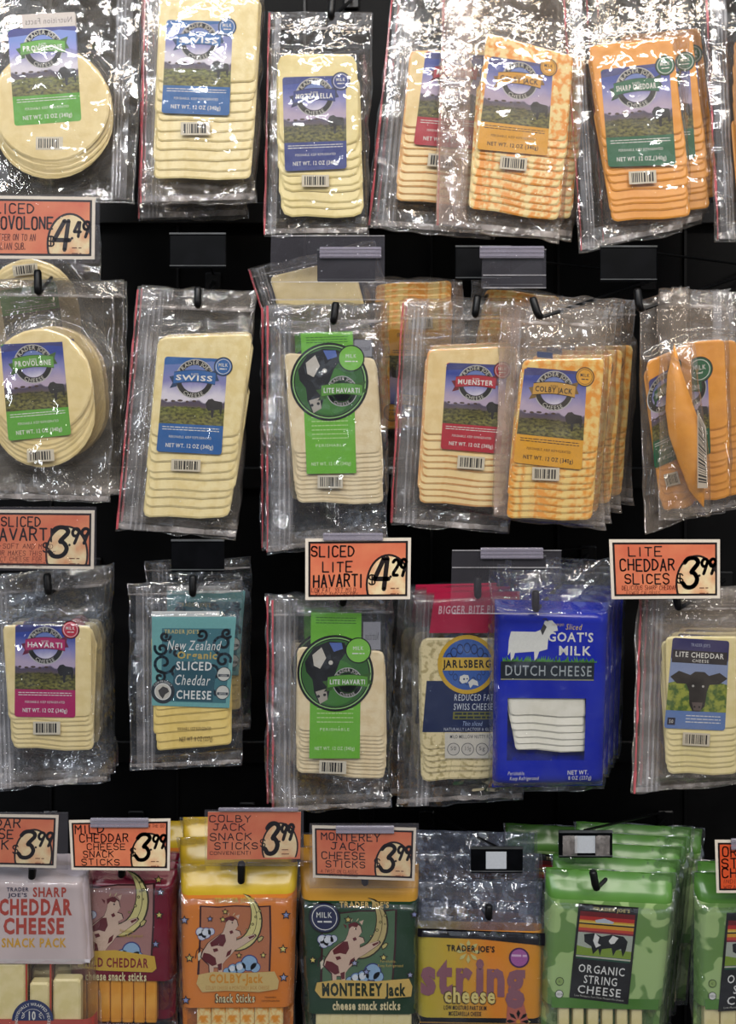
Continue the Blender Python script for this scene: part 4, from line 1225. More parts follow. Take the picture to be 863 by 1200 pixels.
# ================================================================ ROW D
def cow_moon(A, night=(196, 120, 80), moon=(226, 214, 140), patch=(106, 28, 36), hide=(222, 190, 168), dark=(60, 16, 22)):
    """framed night scene: crescent moon, leaping cow, stars and clouds, in the unit square"""
    A.poly([(.0, .0), (.25, .015), (.5, -.005), (.82, .01), (.99, .0), (1.0, .5), (.985, 1.0), (.0, 1.0), (.01, .5)], dark, 1)
    A.poly([(.025, .02), (.25, .035), (.5, .015), (.82, .03), (.965, .02), (.975, .5), (.96, 1.0), (.03, 1.0), (.035, .5)], night, 2)
    # moon crescent
    a = A.hpx / A.wpx
    out, inn = [], []
    for k in range(17):
        t = math.radians(-62 + 192 * k / 16)
        out.append((.53 + math.cos(t) * .40 * a * .9, .24 + math.sin(t) * .42))
        inn.append((.50 + math.cos(t) * .30 * a * .78, .14 + math.sin(t) * .36 * (1 - .0 * k)))
    out2 = [(x + (x - .53) * .05, y + (y - .24) * .05) for x, y in out]
    A.poly(out2 + inn[::-1], (50, 40, 24), 3)
    A.poly([((o[0] - .53) * .985 + .53, o[1]) for o in out] + [(i[0] + .012, i[1] + .012) for i in inn[::-1]], moon, 4)
    A.line([(.53 + math.cos(math.radians(q)) * .345 * a * .84, .20 + math.sin(math.radians(q)) * .385) for q in range(-50, 115, 12)], .008, (60, 50, 30), 5)
    for (u, v, r) in ((.80, -.02, .018), (.84, .08, .022), (.78, .17, .02), (.74, .28, .022), (.66, .36, .016), (.84, .20, .014), (.80, .10, .012), (.70, .33, .012)):
        A.disc(u, v, r, (70, 62, 40), 5, 10); A.disc(u, v, r * .55, (196, 184, 112), 6, 10)
    A.poly([(.80, .50), (.86, .45), (.90, .47), (.87, .53), (.82, .56)], (60, 50, 30), 5); A.poly([(.815, .50), (.86, .465), (.885, .475), (.86, .52), (.825, .54)], (206, 192, 120), 6)
    # clouds
    for (cl, c0) in (([(.02, .38, .06), (.10, .40, .075), (.17, .38, .05), (.05, .44, .06)], (208, 214, 232)), ([(.48, .94, .07), (.58, .92, .08), (.70, .86, .11), (.78, .93, .07), (.40, .97, .05)], (150, 186, 222))):
        for (u, v, r) in cl:
            A.disc(u, v, r * 1.14, (54, 54, 130), 3, 18)
        for (u, v, r) in cl:
            A.disc(u, v, r, c0, 4, 18)
        for (u, v, r) in cl[:2]:
            A.disc(u - .01, v - .01, r * .6, (228, 234, 244), 5, 14)
    # cow: outline then hide then patches
    body = [(.38, .22), (.36, .32), (.33, .40), (.24, .46), (.14, .54), (.07, .66), (.05, .74), (.10, .80), (.16, .86), (.17, .99), (.22, .99), (.22, .90), (.28, .90), (.29, 1.0), (.34, 1.0), (.34, .86), (.38, .80), (.44, .74), (.50, .66), (.60, .60),
            (.74, .50), (.78, .46), (.76, .43), (.64, .46), (.52, .52), (.52, .47), (.58, .44), (.56, .38), (.50, .36), (.54, .30), (.52, .22), (.46, .17)]
    c0 = (sum(p[0] for p in body) / len(body), sum(p[1] for p in body) / len(body))
    A.poly([(c0[0] + (x - c0[0]) * 1.05, c0[1] + (y - c0[1]) * 1.035) for x, y in body], dark, 6)
    A.poly(body, hide, 7)
    for pt in ([(.36, .18), (.44, .15), (.50, .19), (.47, .23), (.41, .21), (.37, .25)], [(.30, .42), (.36, .42), (.38, .52), (.34, .60), (.26, .58), (.18, .60), (.16, .54), (.24, .47)], [(.08, .68), (.16, .70), (.24, .76), (.26, .86), (.20, .88), (.12, .82), (.06, .76)],
               [(.42, .38), (.46, .36), (.48, .40), (.44, .42)], [(.20, .63), (.26, .62), (.28, .66), (.22, .68)], [(.40, .68), (.46, .64), (.44, .72), (.38, .76)], [(.68, .47), (.76, .44), (.77, .46), (.70, .50)], [(.27, .86), (.33, .84), (.33, .94), (.29, .95)]):
        A.poly(pt, patch, 8)
    A.poly([(.34, .20), (.29, .17), (.33, .24)], patch, 8); A.poly([(.50, .15), (.56, .13), (.54, .20)], hide, 8)
    A.disc(.46, .25, .012, BLACK, 9, 8); A.line([(.40, .14), (.41, .11)], .012, (220, 206, 160), 8); A.line([(.47, .14), (.49, .11)], .012, (220, 206, 160), 8)
    A.line([(.08, .64), (.02, .60), (-.02, .66), (-.03, .76)], .010, dark, 6)
    A.poly([(.0, .70), (.04, .66), (.05, .76), (.01, .80)], (224, 214, 190), 6)


STARS = [(238, 220, 120), (150, 160, 210), (226, 200, 110), (170, 176, 214)]
GOLD = two_tone('golden_yellow_print', (188, 154, 34), (204, 172, 52), 10, rough=.25)
GOLD2 = two_tone('ochre_gold_print', (188, 136, 52), (200, 150, 62), 10, rough=.25)


def stick_pack(name, hole, depth, q, hdr, body, vh, vw, vb, stickmat, nst, label, group, su=(.10, .92), seamrow=True, sticks_gap=.0012, T=.018, bottom=None, film_=FILM_CRISP, sheet_bottom=1.0):
    """opaque printed pouch: header down to vh, body down to vw, clear window to vb, printed band to the end"""
    p = Pack(name, hole, depth, label, group, T=T, cat='snack package')
    mats = [hdr, body, bottom or body]
    sheet(p, q, [], [vh, vw, vb], lambda u, v: 0 if v < vh else (1 if v < vw else (None if v < vb else 2)), T, mats=mats, edge=11, rise=max(14, vh * (q[3][1] - q[0][1]) - 2))
    sheet(p, q, [], [vh], lambda u, v: 0 if v < vh else 1, -.0015, mats=mats, name='printed_back', edge=11)
    w = (su[1] - su[0]) / nst
    me = None
    for i in range(nst):
        a = p.qp(su[0] + w * i, vw - .02, q); b = p.qp(su[0] + w * (i + 1), vb, q)
        ww = (b[0] - a[0]) * p.k - sticks_gap; hh = (b[1] - a[1] + 6) * p.k
        c = p.P((a[0] + b[0]) / 2, (a[1] + b[1]) / 2 + 3, .0085)
        if me is None:
            mb = MB(); mb.box((0, 0, 0), (ww, .012, hh), bev=.0018); o = mb.build('cheese_stick', stickmat, p.root); me = o.data
        else:
            o = bpy.data.objects.new('cheese_stick', me); COL.objects.link(o); o.parent = p.root
        o.location = c + Vector((0, random.uniform(-.0006, .0006), 0))
        o.rotation_euler = (0, random.uniform(-.006, .006), 0)
    (ax, ay), (bx, by), (cx, cy), (dx, dy) = q
    p.bag([(ax - 3, ay), (bx + 3, by), (cx + 3, cy + 4), (dx - 3, dy + 4)], [(ax + 9, ay + 16 + vh * (dy - ay) * .8), (bx - 9, by + 16 + vh * (dy - ay) * .8), (cx - 9, cy - 8), (dx + 9, dy - 8)], film_, amp=1.0, tight=.0034, warp=.5, R=18)
    return p


# sharp cheddar snack pack
PALEPINK = two_tone('pale_mauve_print', (196, 182, 186), (206, 192, 196), 10, rough=.4)
p = Pack('snack_pack_package', (38, 1032), .004, 'foremost pale mauve sharp cheddar snack pack with big red lettering', 'sharp cheddar snack packs', T=.018, cat='snack package')
q = [(-58, 1012), (104, 1014), (118, 1250), (-58, 1250)]
sheet(p, q, [], [.45, .72], lambda u, v: 0 if v < .45 else (None if v < .72 else 1), .018, mats=(PALEPINK, two_tone('brick_red_print', (176, 72, 66), (188, 84, 76), 10)), edge=10)
for k, (xa, xb, ya) in enumerate([(-46, -6, 1122), (-4, 34, 1122), (39, 62, 1144), (66, 98, 1140)]):
    mb = MB(); c = p.P((xa + xb) / 2, (ya + 1236) / 2, .0085); mb.box((0, 0, 0), ((xb - xa) * p.k, .012, (1236 - ya) * p.k), bev=.0025)
    o = mb.build('cheese_piece', CH_PALE, p.root); o.location = c
for xx in (36, 64):
    mb = MB(); mb.box(p.P(xx, 1155, .016), (2 * p.k, .001, 76 * p.k)); mb.build('wrapper_edge', paint((196, 70, 52)), p.root)
p.bag([(-60, 1012), (106, 1014), (122, 1252), (-60, 1252)], [(-50, 1026), (96, 1028), (108, 1240), (-50, 1240)], FILM, amp=.9, tight=.003, R=12)
A = p.art([(0, 1030), (100, 1030), (100, 1130), (0, 1130)], .0182)
RD = (190, 66, 56)
A.text("TRADER", .27, .035, .045, (50, 50, 90), w=.26, layer=1, bold=.03); A.text("JOE'S", .27, .10, .045, (50, 50, 90), w=.22, layer=1, bold=.03)
A.text('SHARP', .64, .065, .11, RD, w=.40, layer=1, bold=.03); A.text('CHEDDAR', .48, .235, .18, RD, w=.86, layer=1, bold=.04)
A.text('CHEESE', .46, .455, .18, RD, w=.72, layer=1, bold=.04); A.text('SNACK PACK', .46, .65, .105, (226, 172, 50), w=.76, layer=1, bold=.03)
A.poly([(-.5, .86)] + [(-.5 + k * .1, .87 + .02 * math.sin(k * 2.1)) for k in range(17)] + [(1.1, .84), (-.5, .84)], (214, 206, 210), 1)
NAVY = (28, 52, 110)
A.ring(.44, 1.55, .0, .24, NAVY, 3, 30, 180, 360); A.ring(.44, 1.55, .13, .135, WHITE, 4, 24, 190, 350)
A.text('INDIVIDUALLY WRAPPED PIECES', .44, 1.55, .034, WHITE, arc=(.19, 0, 1), layer=5, cond=.85, bold=.02)
A.text('10', .43, 1.49, .10, WHITE, w=.10, layer=5, bold=.03)
for k in (-1, 1):
    for j in (-1, 0, 1):
        A.line([(.43 + k * .085, 1.49 + j * .012), (.43 + k * .11, 1.49 + j * .034)], .008, WHITE, 5)
A.text('PERISHABLE. KEEP REFRIGERATED', .44, 1.64, .025, (240, 200, 180), w=.55, layer=3)
A.build('label', p.root)
p.backs([(3, -14)], "mauve snack pack")

# mild cheddar sticks
MAR = two_tone('maroon_print', (112, 16, 40), (122, 20, 46), 8, rough=.25)
p = stick_pack('cheese_stick_package', (143, 1026), .030, [(84, 1016), (208, 1019), (206, 1196), (84, 1194)], MAR, MAR, .03, .685, .94, CH_STICK, 7,
               'foremost maroon bag of mild cheddar snack sticks with cow and moon', 'bags of mild cheddar sticks', su=(.06, .84))
A = p.art([(98, 1030), (186, 1026), (183, 1118), (98, 1118)], .0182); cow_moon(A, night=(176, 126, 120)); A.build('cow_and_moon_print', p.root)
A = p.art([(84, 1016), (208, 1019), (206, 1196), (84, 1194)], .0190)
A.poly([(.10, .50), (.45, .485), (.82, .52), (.84, .60), (.80, .625), (.3, .62), (.1, .60)], (222, 178, 60), 1)
A.text('MILD CHEDDAR', .46, .565, .060, (140, 30, 40), w=.62, layer=2, bold=.03); A.text('cheese snack sticks', .46, .655, .055, CREAM, w=.58, layer=2, bold=.03)
A.text('Perishable.', .56, .355, .022, (206, 170, 60), w=.13, layer=12); A.text('Keep Refrigerated', .60, .385, .022, (206, 170, 60), w=.22, layer=12)
A.text('individually wrapped sticks', .46, .965, .026, (226, 190, 190), w=.5, layer=2)
for (u, v, c) in ((.87, .10, 3), (.86, .25, 0), (.83, .44, 1), (.85, .02, 2)):
    A.star(u, v, .022, STARS[c])
A.build('label', p.root)
p.backs([(3, -10), (6, -20)], "maroon mild cheddar")

# colby jack sticks
ORG = two_tone('orange_print', (212, 122, 46), (220, 130, 54), 8, rough=.25)
p = stick_pack('cheese_stick_package', (283, 1036), .0, [(212, 1012), (349, 1010), (342, 1262), (216, 1262)], GOLD, ORG, .115, .635, .95, CH_COLBY, 6,
               'foremost orange bag of colby jack snack sticks with yellow header', 'bags of colby jack sticks', su=(.14, .92))
A = p.art([(237, 1052), (320, 1052), (320, 1128), (234, 1132)], .0184); cow_moon(A); A.build('cow_and_moon_print', p.root)
A = p.art([(212, 1012), (349, 1010), (345, 1174), (214, 1174)], .0190)
A.text("TRADER JOE'S", .48, .21, .035, (214, 176, 60), w=.34, layer=2, bold=.035)
A.poly([(.17, .735), (.3, .715), (.55, .725), (.83, .715), (.87, .78), (.86, .84), (.7, .86), (.4, .85), (.2, .86), (.15, .80)], (222, 190, 118), 13)
A.text('COLBY-Jack', .50, .762, .062, (226, 150, 40), w=.48, layer=14, bold=.035); A.text('COLBY CHEESE & MONTEREY JACK CHEESE', .51, .828, .026, (196, 130, 50), w=.56, layer=14)
A.text('Snack Sticks', .49, .905, .062, (60, 26, 10), w=.36, layer=2, bold=.06, shear=.0); A.text('Snack Sticks', .49, .905, .060, CREAM, w=.35, layer=3, bold=.02)
A.text('PERISHABLE', .80, .90, .012, (50, 26, 10), w=.10, layer=2); A.text('KEEP REFRIGERATED', .80, .925, .012, (50, 26, 10), w=.16, layer=2)
for (u, v, c) in ((.05, .35, 3), (.09, .62, 2), (.055, .92, 1), (.92, .32, 1), (.90, .56, 0), (.91, .76, 3), (.20, .34, 1), (.33, .29, 2), (.31, .345, 0), (.66, .60, 0), (.45, .60, 2)):
    if .15 < u < .85:
        A.star(u + .07, v, .018, STARS[c], layer=12)
    else:
        A.star(u, v, .026, STARS[c])
A.build('label', p.root)
p.backs([(-3, -32), (-1, -56)], "orange colby jack stick")
for x_, d_, l_ in ((168, .200, 'gold-headed stick bag deep behind the maroon bags, its yellow top edge peeking above'),):
    c = copy_tree(p.root); c.location = W(x_, 984, d_); c['label'] = l_

# monterey jack sticks
DG = two_tone('dark_green_print', (30, 58, 38), (38, 66, 44), 8, rough=.25)
p = stick_pack('cheese_stick_package', (428, 1036), .012, [(352, 1010), (491, 1012), (489, 1262), (360, 1262)], GOLD2, DG, .145, .665, .95, CH_PALE, 7,
               'foremost dark green bag of Monterey jack snack sticks with gold header', 'bags of Monterey jack sticks', su=(.10, .94))
A = p.art([(377, 1060), (466, 1056), (462, 1140), (376, 1142)], .0184); cow_moon(A, night=(84, 116, 84), moon=(200, 180, 120)); A.build('cow_and_moon_print', p.root)
A = p.art([(352, 1010), (491, 1012), (489, 1178), (358, 1178)], .0190)
A.text("TRADER JOE'S", .54, .235, .04, (214, 180, 110), w=.42, layer=12, bold=.035)
seal(A, .20, .33, .11, (40, 46, 86))
A.poly([(.12, .775), (.3, .755), (.62, .765), (.92, .745), (.95, .80), (.94, .87), (.7, .885), (.4, .885), (.15, .88), (.10, .83)], (224, 186, 96), 13)
A.text('MONTEREY Jack', .53, .82, .085, (28, 44, 24), w=.74, layer=14, bold=.045); A.text('cheese snack sticks', .55, .935, .06, CREAM, w=.60, layer=2, bold=.035)
A.text('Perishable.', .74, .625, .02, (214, 186, 90), w=.14, layer=14); A.text('Keep Refrigerated', .76, .655, .02, (214, 186, 90), w=.22, layer=14)
for (u, v, c) in ((.09, .62, 0), (.96, .30, 1), (.93, .72, 3), (.40, .34, 2), (.55, .70, 1), (.45, .64, 3), (.70, .60, 0)):
    A.star(u, v, .022, STARS[c], layer=12)
A.build('label', p.root)
p.backs([(-2, -18), (0, -34)], "dark green Monterey jack")

# string cheese
def grad_print():
    m, nt, N, L, b = nodes('orange_green_gradient_print')
    uv = N.new('ShaderNodeTexCoord'); sp = N.new('ShaderNodeSeparateXYZ'); L.new(uv.outputs['Object'], sp.inputs[0])
    mr = N.new('ShaderNodeMapRange'); mr.inputs['From Min'].default_value = -.08; mr.inputs['From Max'].default_value = .10
    n = N.new('ShaderNodeTexNoise'); n.inputs['Scale'].default_value = 9; L.new(uv.outputs['Object'], n.inputs['Vector'])
    a = N.new('ShaderNodeMath'); a.operation = 'MULTIPLY_ADD'; a.inputs[1].default_value = .05; L.new(n.outputs['Fac'], a.inputs[0]); L.new(sp.outputs['X'], a.inputs[2])
    L.new(a.outputs[0], mr.inputs['Value'])
    cr = N.new('ShaderNodeValToRGB'); e = cr.color_ramp.elements
    e[0].color = lin((176, 164, 52)); e[1].color = lin((214, 148, 46)); q = e.new(.35); q.color = lin((202, 168, 60)); q = e.new(.6); q.color = lin((226, 136, 40))
    L.new(mr.outputs[0], cr.inputs[0]); L.new(cr.outputs[0], b.inputs['Base Color']); b.inputs['Roughness'].default_value = .3
    return m


BLK = two_tone('black_print', (14, 13, 18), (20, 18, 24), 8, rough=.25)
SILV = film('crinkled_silvery_film', .22, (110, 118, 140), rough=.12, bump=1.0, gloss=3.0, bscale=120)
p = stick_pack('string_cheese_package', (572, 1072), .010, [(489, 1030), (636, 1034), (633, 1260), (488, 1260)], SILV, grad_print(), .215, .66, .661, CH_PALE, 6,
               'foremost string cheese bag with purple lettering and crinkled clear header', 'bags of string cheese', bottom=BLK)
A = p.art([(489, 1078), (636, 1084), (634, 1206), (488, 1204)], .0186)
A.poly([(-.0, -.0), (1.0, .0), (1.0, .12), (.5, .08), (0, .08)], BLK, 1)
PU = (116, 62, 116)
A.text("TRADER JOE'S", .42, .17, .055, BLACK, w=.38, layer=2, bold=.03)
A.text('string', .45, .42, .34, (150, 96, 110), w=.84, layer=2, bold=.05)
A.disc(.80, .24, .095, (80, 30, 90), 3); A.disc(.80, .24, .080, (178, 96, 170), 4); A.small(.74, .22, .86, .02, (230, 190, 226), 5)
A.text('cheese', .42, .60, .145, (90, 70, 30), w=.42, layer=4, bold=.07); A.text('cheese', .42, .60, .14, (236, 216, 130), w=.41, layer=5, bold=.03)
A.text('LOW MOISTURE PART SKIM', .38, .72, .04, (50, 30, 20), w=.34, layer=4, bold=.02); A.text('MOZZARELLA CHEESE', .38, .775, .04, (50, 30, 20), w=.26, layer=4, bold=.02)
for (cu, cv) in ((.80, .84), (.40, .20)):
    for k in range(8):
        t = math.radians(k * 45)
        A.poly([(cu + math.cos(t) * .02, cv + math.sin(t) * .025), (cu + math.cos(t + .22) * .07, cv + math.sin(t + .22) * .08), (cu + math.cos(t) * .10, cv + math.sin(t) * .11), (cu + math.cos(t - .22) * .07, cv + math.sin(t - .22) * .08)], (214, 206, 130), 1)
    A.disc(cu, cv, .02, (226, 150, 50), 2, 10)
A.poly([(.72, .50), (.80, .50), (.92, 1.0), (.70, 1.0)], (196, 104, 88), 1)
A.rect(.02, .865, .98, 1.12, (26, 14, 44), 6); A.rect(.02, .855, .98, .867, (160, 120, 50), 7); A.text('INDIVIDUALLY WRAPPED', .40, .91, .035, (216, 210, 226), w=.30, layer=7, bold=.01)
A.build('label', p.root)
p.backs([(-2, -34), (-6, -60)], "purple-lettered string cheese")

# organic string cheese
LEAF = two_tone('two_green_cow_spot_print', (108, 144, 80), (162, 190, 126), 34, rough=.3, detail=1, lo=.485, hi=.515)
GRN = two_tone('grass_green_print', (76, 122, 52), (90, 136, 62), 8, rough=.25)


def organic(hole, depth, q, lab, label, su=(.12, .86)):
    p = stick_pack('organic_string_cheese_package', hole, depth, q, GRN, LEAF, .115, .615, .95, CH_PALE, 6, label, 'green bags of organic string cheese', su=su, bottom=GRN)
    A = p.art(q, .0186)
    A.rect(.06, .575, .94, .625, GRN, 0)
    for (v, t) in ((.50, 'K'), (.56, 'USDA')):
        A.disc(.12, v, .020, (40, 60, 30), 2, 20); A.disc(.12, v, .017, (150, 180, 100) if t == 'K' else WHITE, 3, 20); A.text(t, .12, v, .011, (40, 60, 30), layer=4)
    A.build('side_print', p.root)
    A = p.art(lab, .0190)
    A.rect(0, 0, 1, 1, (26, 24, 26), 1)
    A.text("TRADER JOE'S", .56, .045, .035, (206, 190, 120), w=.62, layer=3, bold=.02)
    for (a, b, c) in ((.08, .13, (120, 24, 30)), (.13, .17, (196, 44, 40)), (.17, .185, (226, 170, 50)), (.185, .20, (226, 200, 90)), (.215, .25, (222, 160, 40)), (.25, .28, (206, 70, 50)), (.28, .30, (140, 40, 60)), (.30, .46, (176, 184, 170)), (.46, .53, (150, 170, 60)), (.53, .545, (30, 60, 120)), (.545, .56, (200, 200, 180)), (.56, .58, (30, 80, 60))):
        A.rect(.04, a, .96, b, c, 2)
    A.poly([(.04, .44), (.3, .47), (.6, .44), (.96, .47), (.96, .54), (.04, .54)], (130, 160, 50), 3)
    A.poly([(.30, .165), (.45, .14), (.62, .17), (.60, .19), (.32, .19)], (190, 200, 214), 3)
    A.poly([(.14, .32), (.30, .30), (.44, .33), (.60, .30), (.80, .31), (.88, .36), (.86, .46), (.82, .52), (.78, .44), (.70, .46), (.66, .52), (.62, .44), (.46, .46), (.44, .53), (.40, .46), (.32, .52), (.28, .44), (.16, .40)], (16, 16, 20), 4)
    A.poly([(.32, .30), (.40, .34), (.38, .40), (.44, .42), (.36, .45), (.30, .38)], WHITE, 5); A.poly([(.62, .31), (.72, .33), (.66, .39), (.60, .40), (.56, .37)], WHITE, 5)
    A.text('ORGANIC', .5, .675, .085, WHITE, w=.80, layer=3, bold=.01); A.text('STRING', .5, .785, .085, WHITE, w=.58, layer=3, bold=.01); A.text('CHEESE', .5, .895, .085, WHITE, w=.76, layer=3, bold=.01)
    A.text('Low Moisture Part Skim Mozzarella Cheese', .5, .965, .022, (200, 200, 190), w=.84, layer=3)
    A.build('label', p.root)
    return p


p = organic((697, 1040), .002, [(640, 1016), (790, 1024), (766, 1262), (632, 1262)], [(675, 1049), (744, 1054), (732, 1166), (664, 1158)],
            'green cow-spotted organic string cheese bag, foremost under the taped black plate')
p.backs([(7, -16), (14, -32), (22, -44), (30, -56)], "big organic string cheese")
for x_, y_, d_, l_ in ((642, 985, .215, 'organic string cheese bag deep behind, between the string cheese and the big green stack'),
                       (745, 985, .245, 'organic string cheese bag at the very rear of the big green stack')):
    c = copy_tree(p.root); c.location = W(x_, y_, d_); c['label'] = l_
p = organic((880, 1046), .006, [(814, 1022), (952, 1024), (950, 1262), (812, 1262)], [(846, 1060), (912, 1060), (910, 1170), (836, 1174)],
            'green bag of organic string cheese cut off by the picture edge, under the red-orange sign', su=(.06, .9))
p.backs([(2, -14)], "picture-edge organic string cheese")

# ================================================================ HOOKS
hook((66, -40), (66, -70), (90, -50), 'black hook carrying the upper provolone bags', y0=-.012)
hook((236, -60), (236, -92), (256, -64), 'black hook carrying the upper swiss bags', y0=-.016)
hook((388, 22), (390, -8), (412, 0), 'black hook carrying the mozzarella bag', y0=-.010)
hook((520, -30), (520, -60), (540, -44), 'black hook carrying the upper muenster bags', y0=.006)
hook((600, -22), (600, -52), (660, -24), 'black hook carrying the upper colby jack bags', y0=-.022)
hook((745, -22), (745, -52), (800, -30), 'black hook carrying the upper sharp cheddar bags', y0=-.020)
hook((905, -22), (905, -52), (930, -30), 'black hook carrying the cheddar bag at the picture edge', y0=-.018)
hook((45, 345), (44, 316), (80, 300), 'black hook through the lower provolone bags', y0=-.020)
hook((232, 360), (232, 336), (250, 330), 'black hook through the lower swiss bags, a bare black plate above', plate=(199, 273, 265, 314), y0=-.020)
hook((391, 379), (394, 354), (400, 340), 'black hook through the upper lite havarti bags, behind a clear sleeve', plate=(372, 292, 440, 330), y0=-.020, plate_y=.0)
hook((557, 371), (560, 346), (580, 330), 'black hook through the lower muenster bags', plate=(534, 288, 599, 328), y0=-.002, plate_y=.0)
hook((632, 373), (624, 348), (760, 330), 'black hook bent into an L in front of the marbled colby jack bags', y0=-.052, plate=(574, 300, 636, 336), plate_y=.01)
hook((750, 364), (747, 338), (880, 320), 'black hook bent into an L above the twisted sharp cheddar bags', y0=-.048, plate=(704, 288, 770, 330))
hook((57, 696), (55, 672), (110, 664), 'black hook through the magenta-labelled havarti bags', y0=-.022)
hook((226, 698), (226, 674), (240, 664), 'black hook through the teal-labelled organic cheddar bag', plate=(201, 632, 263, 670), y0=-.020, plate_y=-.012)
hook((402, 709), (404, 690), (402, 690), 'black hook through the lower lite havarti bags', y0=-.020)
hook((560, 700), (560, 676), (570, 664), 'black hook through the reduced fat swiss bags', y0=.008)
hook((628, 716), (628, 692), (690, 650), "black hook through the blue goat's milk bags", y0=-.024, plate=(600, 650, 640, 668), plate_y=.0)
hook((795, 714), (792, 690), (850, 680), 'black hook through the pale lite cheddar bags', y0=-.026)
hook((38, 1029), (38, 1004), (60, 960), 'black hook through the mauve snack packs', y0=-.022)
hook((143, 1027), (143, 1008), (160, 960), 'black hook through the maroon mild cheddar bags', y0=.004)
hook((283, 1034), (283, 1010), (290, 950), 'black hook through the orange colby jack bags', y0=-.026)
hook((428, 1036), (427, 1014), (430, 950), 'black hook through the dark green Monterey jack bags', y0=-.012)
hook((573, 1076), (573, 1060), (500, 960), 'black hook through the purple-lettered string cheese bags', y0=-.014, plate=(552, 992, 613, 1023), sticker=True, plate_y=.01)
hook((699, 1042), (695, 1020), (780, 960), 'black hook bent into an L through the big green stack', y0=-.040, plate=(655, 973, 718, 1005), sticker=True, tape=True, plate_y=.0)
hook((880, 1046), (880, 1022), (900, 980), 'black hook through the green bags at the picture edge', y0=-.016)


# ================================================================ PRICE SIGNS
def sign_mat():
    m, nt, N, L, b = nodes('coral_sign_card')
    tc = N.new('ShaderNodeTexCoord')
    n = N.new('ShaderNodeTexNoise'); n.inputs['Scale'].default_value = 22; n.inputs['Detail'].default_value = 5
    L.new(tc.outputs['Object'], n.inputs['Vector'])
    cr = N.new('ShaderNodeValToRGB'); cr.color_ramp.elements[0].position = .3; cr.color_ramp.elements[1].position = .7
    cr.color_ramp.elements[0].color = lin((198, 92, 66)); cr.color_ramp.elements[1].color = lin((218, 132, 92))
    L.new(n.outputs['Fac'], cr.inputs[0]); L.new(cr.outputs[0], b.inputs['Base Color']); b.inputs['Roughness'].default_value = .5
    return m


CORAL = sign_mat()
CIRC = two_tone('cream_price_patch', (214, 150, 108), (228, 208, 164), 30, rough=.5)
INK = (28, 16, 18)


def sign(quad, lines, price, label, small=(), y=-.044, sleeve=None, clip=None, circ=(.79, .76, .50), roll=0, border=True, pr=None, red=False):
    cxp = sum(p[0] for p in quad) / 4; cyp = sum(p[1] for p in quad) / 4
    root = empty('price_sign', W(cxp, cyp, y), label, 'price sign', 'hand-lettered price signs')
    k = S * (D + y) / D

    def P(px, py, h):
        return Vector(((px - cxp) * k, -h, -(py - cyp) * k))
    # card with thickness
    v = [P(x, z, .0) for x, z in quad] + [P(x, z, .0008) for x, z in quad]
    mk('card', v, [(0, 1, 2, 3), (7, 6, 5, 4), (0, 4, 5, 1), (1, 5, 6, 2), (2, 6, 7, 3), (3, 7, 4, 0)], paint((236, 222, 204)), None, root)
    A = Art(P, quad, .0009)
    a = A.hpx / A.wpx
    e = .05 if border else .0
    A.rect(e * a, e, 1 - e * a, 1 - e, INK if border else CORAL, 1)
    if border:
        A.rect((e + .035) * a, e + .035, 1 - (e + .035) * a, 1 - e - .035, CORAL if not red else (226, 84, 40), 2)
    else:
        A.rect(0, 0, 1, 1, CORAL, 2)
    # price circle clipped to the frame
    cu, cv, r = circ
    lo_u, hi_u, hi_v = (e + .03) * a, 1 - (e + .035) * a, 1 - e - .035
    if price:
        for rr, m, ly in ((r, INK, 3), (r - .035, CIRC, 4)):
            pts = []
            for i in range(40):
                t = 2 * math.pi * i / 40
                pts.append((min(cu + math.cos(t) * (rr - .13) * a, hi_u), min(cv + math.sin(t) * rr, hi_v)))
            A.poly(pts, m, ly)
        big, sup, pu, pv, ph = price
        A.hand('$', pu - .060, pv + .10, .16, INK, sw=.15, layer=6)
        A.hand(big, pu, pv, ph, INK, w=.13, sw=.15, layer=6, shear=.15, jit=0)
        A.disc(pu + .145, pv + ph * .10, .022, INK, 6, 8)
        A.hand(sup, pu + .165, pv - ph * .20, ph * .52, INK, w=.125, sw=.20, layer=6, shear=.15, wid=.55, gap=.22, jit=.04)
        for i_ in range(2):
            A.small(cu + .02, cv + .06 + i_ * .09, cu + .10, .018, (120, 70, 50), 6, i_)
    for (t, u, vv, h, w) in lines:
        A.hand(t, u, vv, h, INK, w=w, sw=.15, layer=5)
    for (t, u, vv, h, w) in small:
        A.hand(t, u, vv, h, (110, 40, 28), w=w, sw=.11, layer=5, shear=.12)
    A.build('lettering', root)
    if sleeve:
        x0, y0, x1, y1 = sleeve
        f = .0022
        vs = [P(x0, y0, f), P(x1, y0, f), P(x1, y1, f), P(x0, y1, f), P(x0, y0, -.0008), P(x1, y0, -.0008), P(x1, y1, -.0008), P(x0, y1, -.0008)]
        mk('sleeve', vs, [(3, 2, 1, 0), (4, 5, 6, 7), (2, 3, 7, 6), (0, 1, 5, 4)], SLEEVE, None, root)
    if clip:
        x0, y0, x1, y1 = clip
        mb = MB()
        c = P((x0 + x1) / 2, (y0 + y1) / 2, .0040)
        mb.box(c, ((x1 - x0) * k, .0022, (y1 - y0) * k), bev=.0006)
        mb.box(c + Vector((0, -.0015, (y1 - y0) * k * .30)), ((x1 - x0) * k, .0012, .0012))
        mb.box(c + Vector((0, -.0015, -(y1 - y0) * k * .30)), ((x1 - x0) * k, .0012, .0012))
        mb.build('clip', CLIP, root)
    return root


